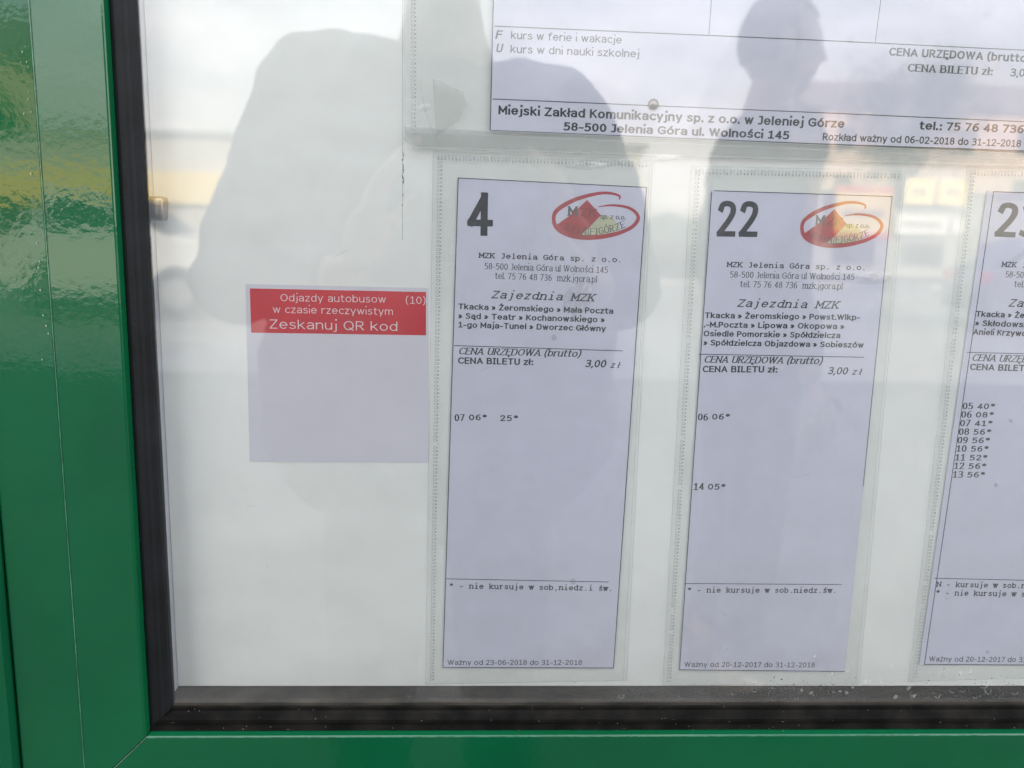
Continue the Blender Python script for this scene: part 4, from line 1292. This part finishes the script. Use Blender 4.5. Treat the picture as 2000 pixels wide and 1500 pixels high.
def hand(w, d, palm_n, s=1.0, curl=.5):
    """w wrist point, d direction of the fingers, palm_n palm normal: palm and five separate fingers"""
    d = d.normalized(); n_ = palm_n.normalized(); sdv = d.cross(n_).normalized()
    out = [skin_grow([(*(w), .024, .017), (*(w + d * .04), .034, .015), (*(w + d * .085), .036, .013)], [(0, 1), (1, 2)])]
    for i, (off, ln) in enumerate(((-.030, .072), (-.010, .080), (.010, .075), (.029, .058))):
        b = w + d * .075 + sdv * off
        p1 = b + d * .02
        a = curl * .5
        p2 = p1 + (d * math.cos(a) + n_ * math.sin(a)) * ln * .45
        p3 = p2 + (d * math.cos(a * 2.2) + n_ * math.sin(a * 2.2)) * ln * .33
        p4 = p3 + (d * math.cos(a * 3.2) + n_ * math.sin(a * 3.2)) * ln * .22
        out.append(skin_grow([(*b, .010), (*p1, .0095), (*p2, .009), (*p3, .008), (*p4, .007)], [(0, 1), (1, 2), (2, 3), (3, 4)], sub=1))
    b = w + d * .025 - sdv * .022
    p1 = b + (d * .5 - sdv * .8 + n_ * .3).normalized() * .035
    p2 = p1 + (d * .85 - sdv * .3 + n_ * .45).normalized() * .032
    p3 = p2 + (d * .9 + n_ * .4).normalized() * .024
    out.append(skin_grow([(*b, .013), (*p1, .0115), (*p2, .010), (*p3, .008)], [(0, 1), (1, 2), (2, 3)], sub=1))
    return out

def person(label, loc, rz, ht, elbows, wrists, hand_dirs, palm, jacket, hairm, yaw=0, sh_tilt=0.0, headx=0.0, bulk=1.0):
    k = ht / 1.75
    t = thing('person', label, 'person', loc, None, rz)
    V = lambda x, y, z: Vector((x, y, z))
    sh = [V(-.185, 0, 1.42 * k + sh_tilt), V(.185, 0, 1.42 * k - sh_tilt)]
    body = []
    # torso, neck, legs
    pts = [(0, 0, .95 * k, .15, .11), (0, 0, 1.12 * k, .135, .10), (0, 0, 1.28 * k, .15, .105), (0, -.005, 1.42 * k, .10, .075), (0, .0, 1.50 * k, .055, .055), (headx, .015, 1.60 * k, .055, .055)]
    ed = [(0, 1), (1, 2), (2, 3), (3, 4), (4, 5)]
    for sx in (-1, 1):
        b = len(pts)
        pts += [(sx * .09, 0, .88 * k, .088), (sx * .10, .01, .50 * k, .056), (sx * .105, -.02, .30 * k, .052), (sx * .11, -.03, .09 * k, .036), (sx * .12, .10, .035, .032)]
        ed += [(0, b), (b, b + 1), (b + 1, b + 2), (b + 2, b + 3), (b + 3, b + 4)]
    body.append(skin_grow(pts, ed))
    for i in (0, 1):
        body.append(skin_grow([(0, -.005, 1.38 * k, .07), (*sh[i], .056), (*((sh[i] + elbows[i]) / 2), .046), (*elbows[i], .038), (*((elbows[i] + wrists[i]) / 2), .036), (*wrists[i], .024)], [(0, 1), (1, 2), (2, 3), (3, 4), (4, 5)]))
        body += hand(wrists[i], hand_dirs[i], palm[i])
    hc = (headx, .02, 1.64 * k)
    body.append(head_mesh(*hc))
    for sx in (-1, 1): body.append(ear(hc[0] + sx * .076, hc[1] - .008, hc[2] - .005, 1))
    bo = fuse('body', body, M['skin'], t, 0.0055, 2)
    hm = head_mesh(*hc, hair=True)
    ho = bpy.data.objects.new('hair', hm); hm.materials.append(hairm); COL.objects.link(ho); ho.parent = t
    for p in hm.polygons: p.use_smooth = True
    # eyes
    for sx in (-1, 1):
        bm = bmesh.new()
        bmesh.ops.create_uvsphere(bm, u_segments=12, v_segments=8, radius=.011, matrix=Matrix.Translation((hc[0] + sx * .028, hc[1] + .076, hc[2] + .004)))
        link('eye', bm, M['white_ink'], t, smooth=True)
    # jacket
    jk = [skin_grow([(0, 0, .72 * k, .19 * bulk, .14), (0, 0, 1.0 * k, .18 * bulk, .125), (0, 0, 1.18 * k, .165 * bulk, .125), (0, 0, 1.30 * k, .17 * (1 + (bulk - 1) * .6), .12), (0, -.005, 1.42 * k, .12, .085), (0, 0, (1.475 if bulk > 1 else 1.505) * k, .070 if bulk > 1 else .10, .066 if bulk > 1 else .10)], [(0, 1), (1, 2), (2, 3), (3, 4), (4, 5)])]
    for i in (0, 1):
        e2 = elbows[i]; w2 = wrists[i] + (elbows[i] - wrists[i]).normalized() * .03
        jk.append(skin_grow([(0, -.005, 1.37 * k, .09), (*sh[i], .078 if bulk > 1 else .088), (*((sh[i] + e2) / 2), .068), (*e2, .060), (*((e2 + w2) / 2), .053), (*w2, .040)], [(0, 1), (1, 2), (2, 3), (3, 4), (4, 5)]))
    jo = fuse('jacket', jk, jacket, t, 0.009, 4)
    from mathutils import noise as mn
    for v in jo.data.vertices:                      # cloth folds
        c = v.co
        f1 = mn.noise(Vector((c.x * 9, c.y * 7, c.z * 13))) + .6 * mn.noise(Vector((c.x * 24 + 5, c.y * 20, c.z * 30)))
        c += v.normal * f1 * .011
    tr = []
    pts = [(0, 0, .97 * k, .155, .118), (0, 0, .88 * k, .15, .12)]
    ed = [(0, 1)]
    for sx in (-1, 1):
        b = len(pts)
        pts += [(sx * .095, 0, .80 * k, .10), (sx * .10, .012, .50 * k, .074), (sx * .11, -.02, .12 * k, .062)]
        ed += [(1, b), (b, b + 1), (b + 1, b + 2)]
    tr.append(skin_grow(pts, ed))
    fuse('trousers', tr, M['jeans'], t, 0.010, 4)
    for sx in (-1, 1):
        sm = skin_grow([(sx * .11, -.07, .045, .045, .045), (sx * .115, .03, .05, .048, .045), (sx * .122, .14, .038, .044, .034), (sx * .124, .19, .034, .035, .028)], [(0, 1), (1, 2), (2, 3)])
        fuse('shoe', [sm], M['shoe'], t, 0.006, 2)
    return t
V3 = Vector
# the photographer: phone held up in both hands
cz = 0.27387 + Z0
person('person in a dark jacket photographing the case with a phone held in both hands', (.125, -.80, 0), 0, 1.675,
       [V3((-.30, .06, 1.07)), V3((.265, .08, 1.07))], [V3((-.085, .262, cz - .045)), V3((.175, .262, cz - .05))],
       [V3((.25, .25, .9)), V3((-.25, .25, .9))], [V3((.9, .1, -.2)), V3((-.9, .1, -.2))], M['shirt'], M['hair'], sh_tilt=.022, bulk=1.62)
ph = thing('phone', 'black phone held up in front of the dark jacket', 'phone', (.170, -.497, cz + .004))
boxo('phone_case', M['phone'], ph, -.070, .070, -.004, .004, -.034, .034, .003)
boxo('screen', M['pane'], ph, -.062, .062, -.0056, -.0042, -.031, .031)
# the passer-by in profile
person('man in a greyish jacket standing in profile, facing right', (.84, -1.55, 0), R(-90), 1.70,
       [V3((-.25, -.03, 1.08)), V3((.25, -.03, 1.08))], [V3((-.26, .06, .86)), V3((.26, .06, .86))],
       [V3((0, .15, -1)), V3((0, .15, -1))], [V3((1, 0, 0)), V3((-1, 0, 0))], M['shirt2'], M['hair2'])
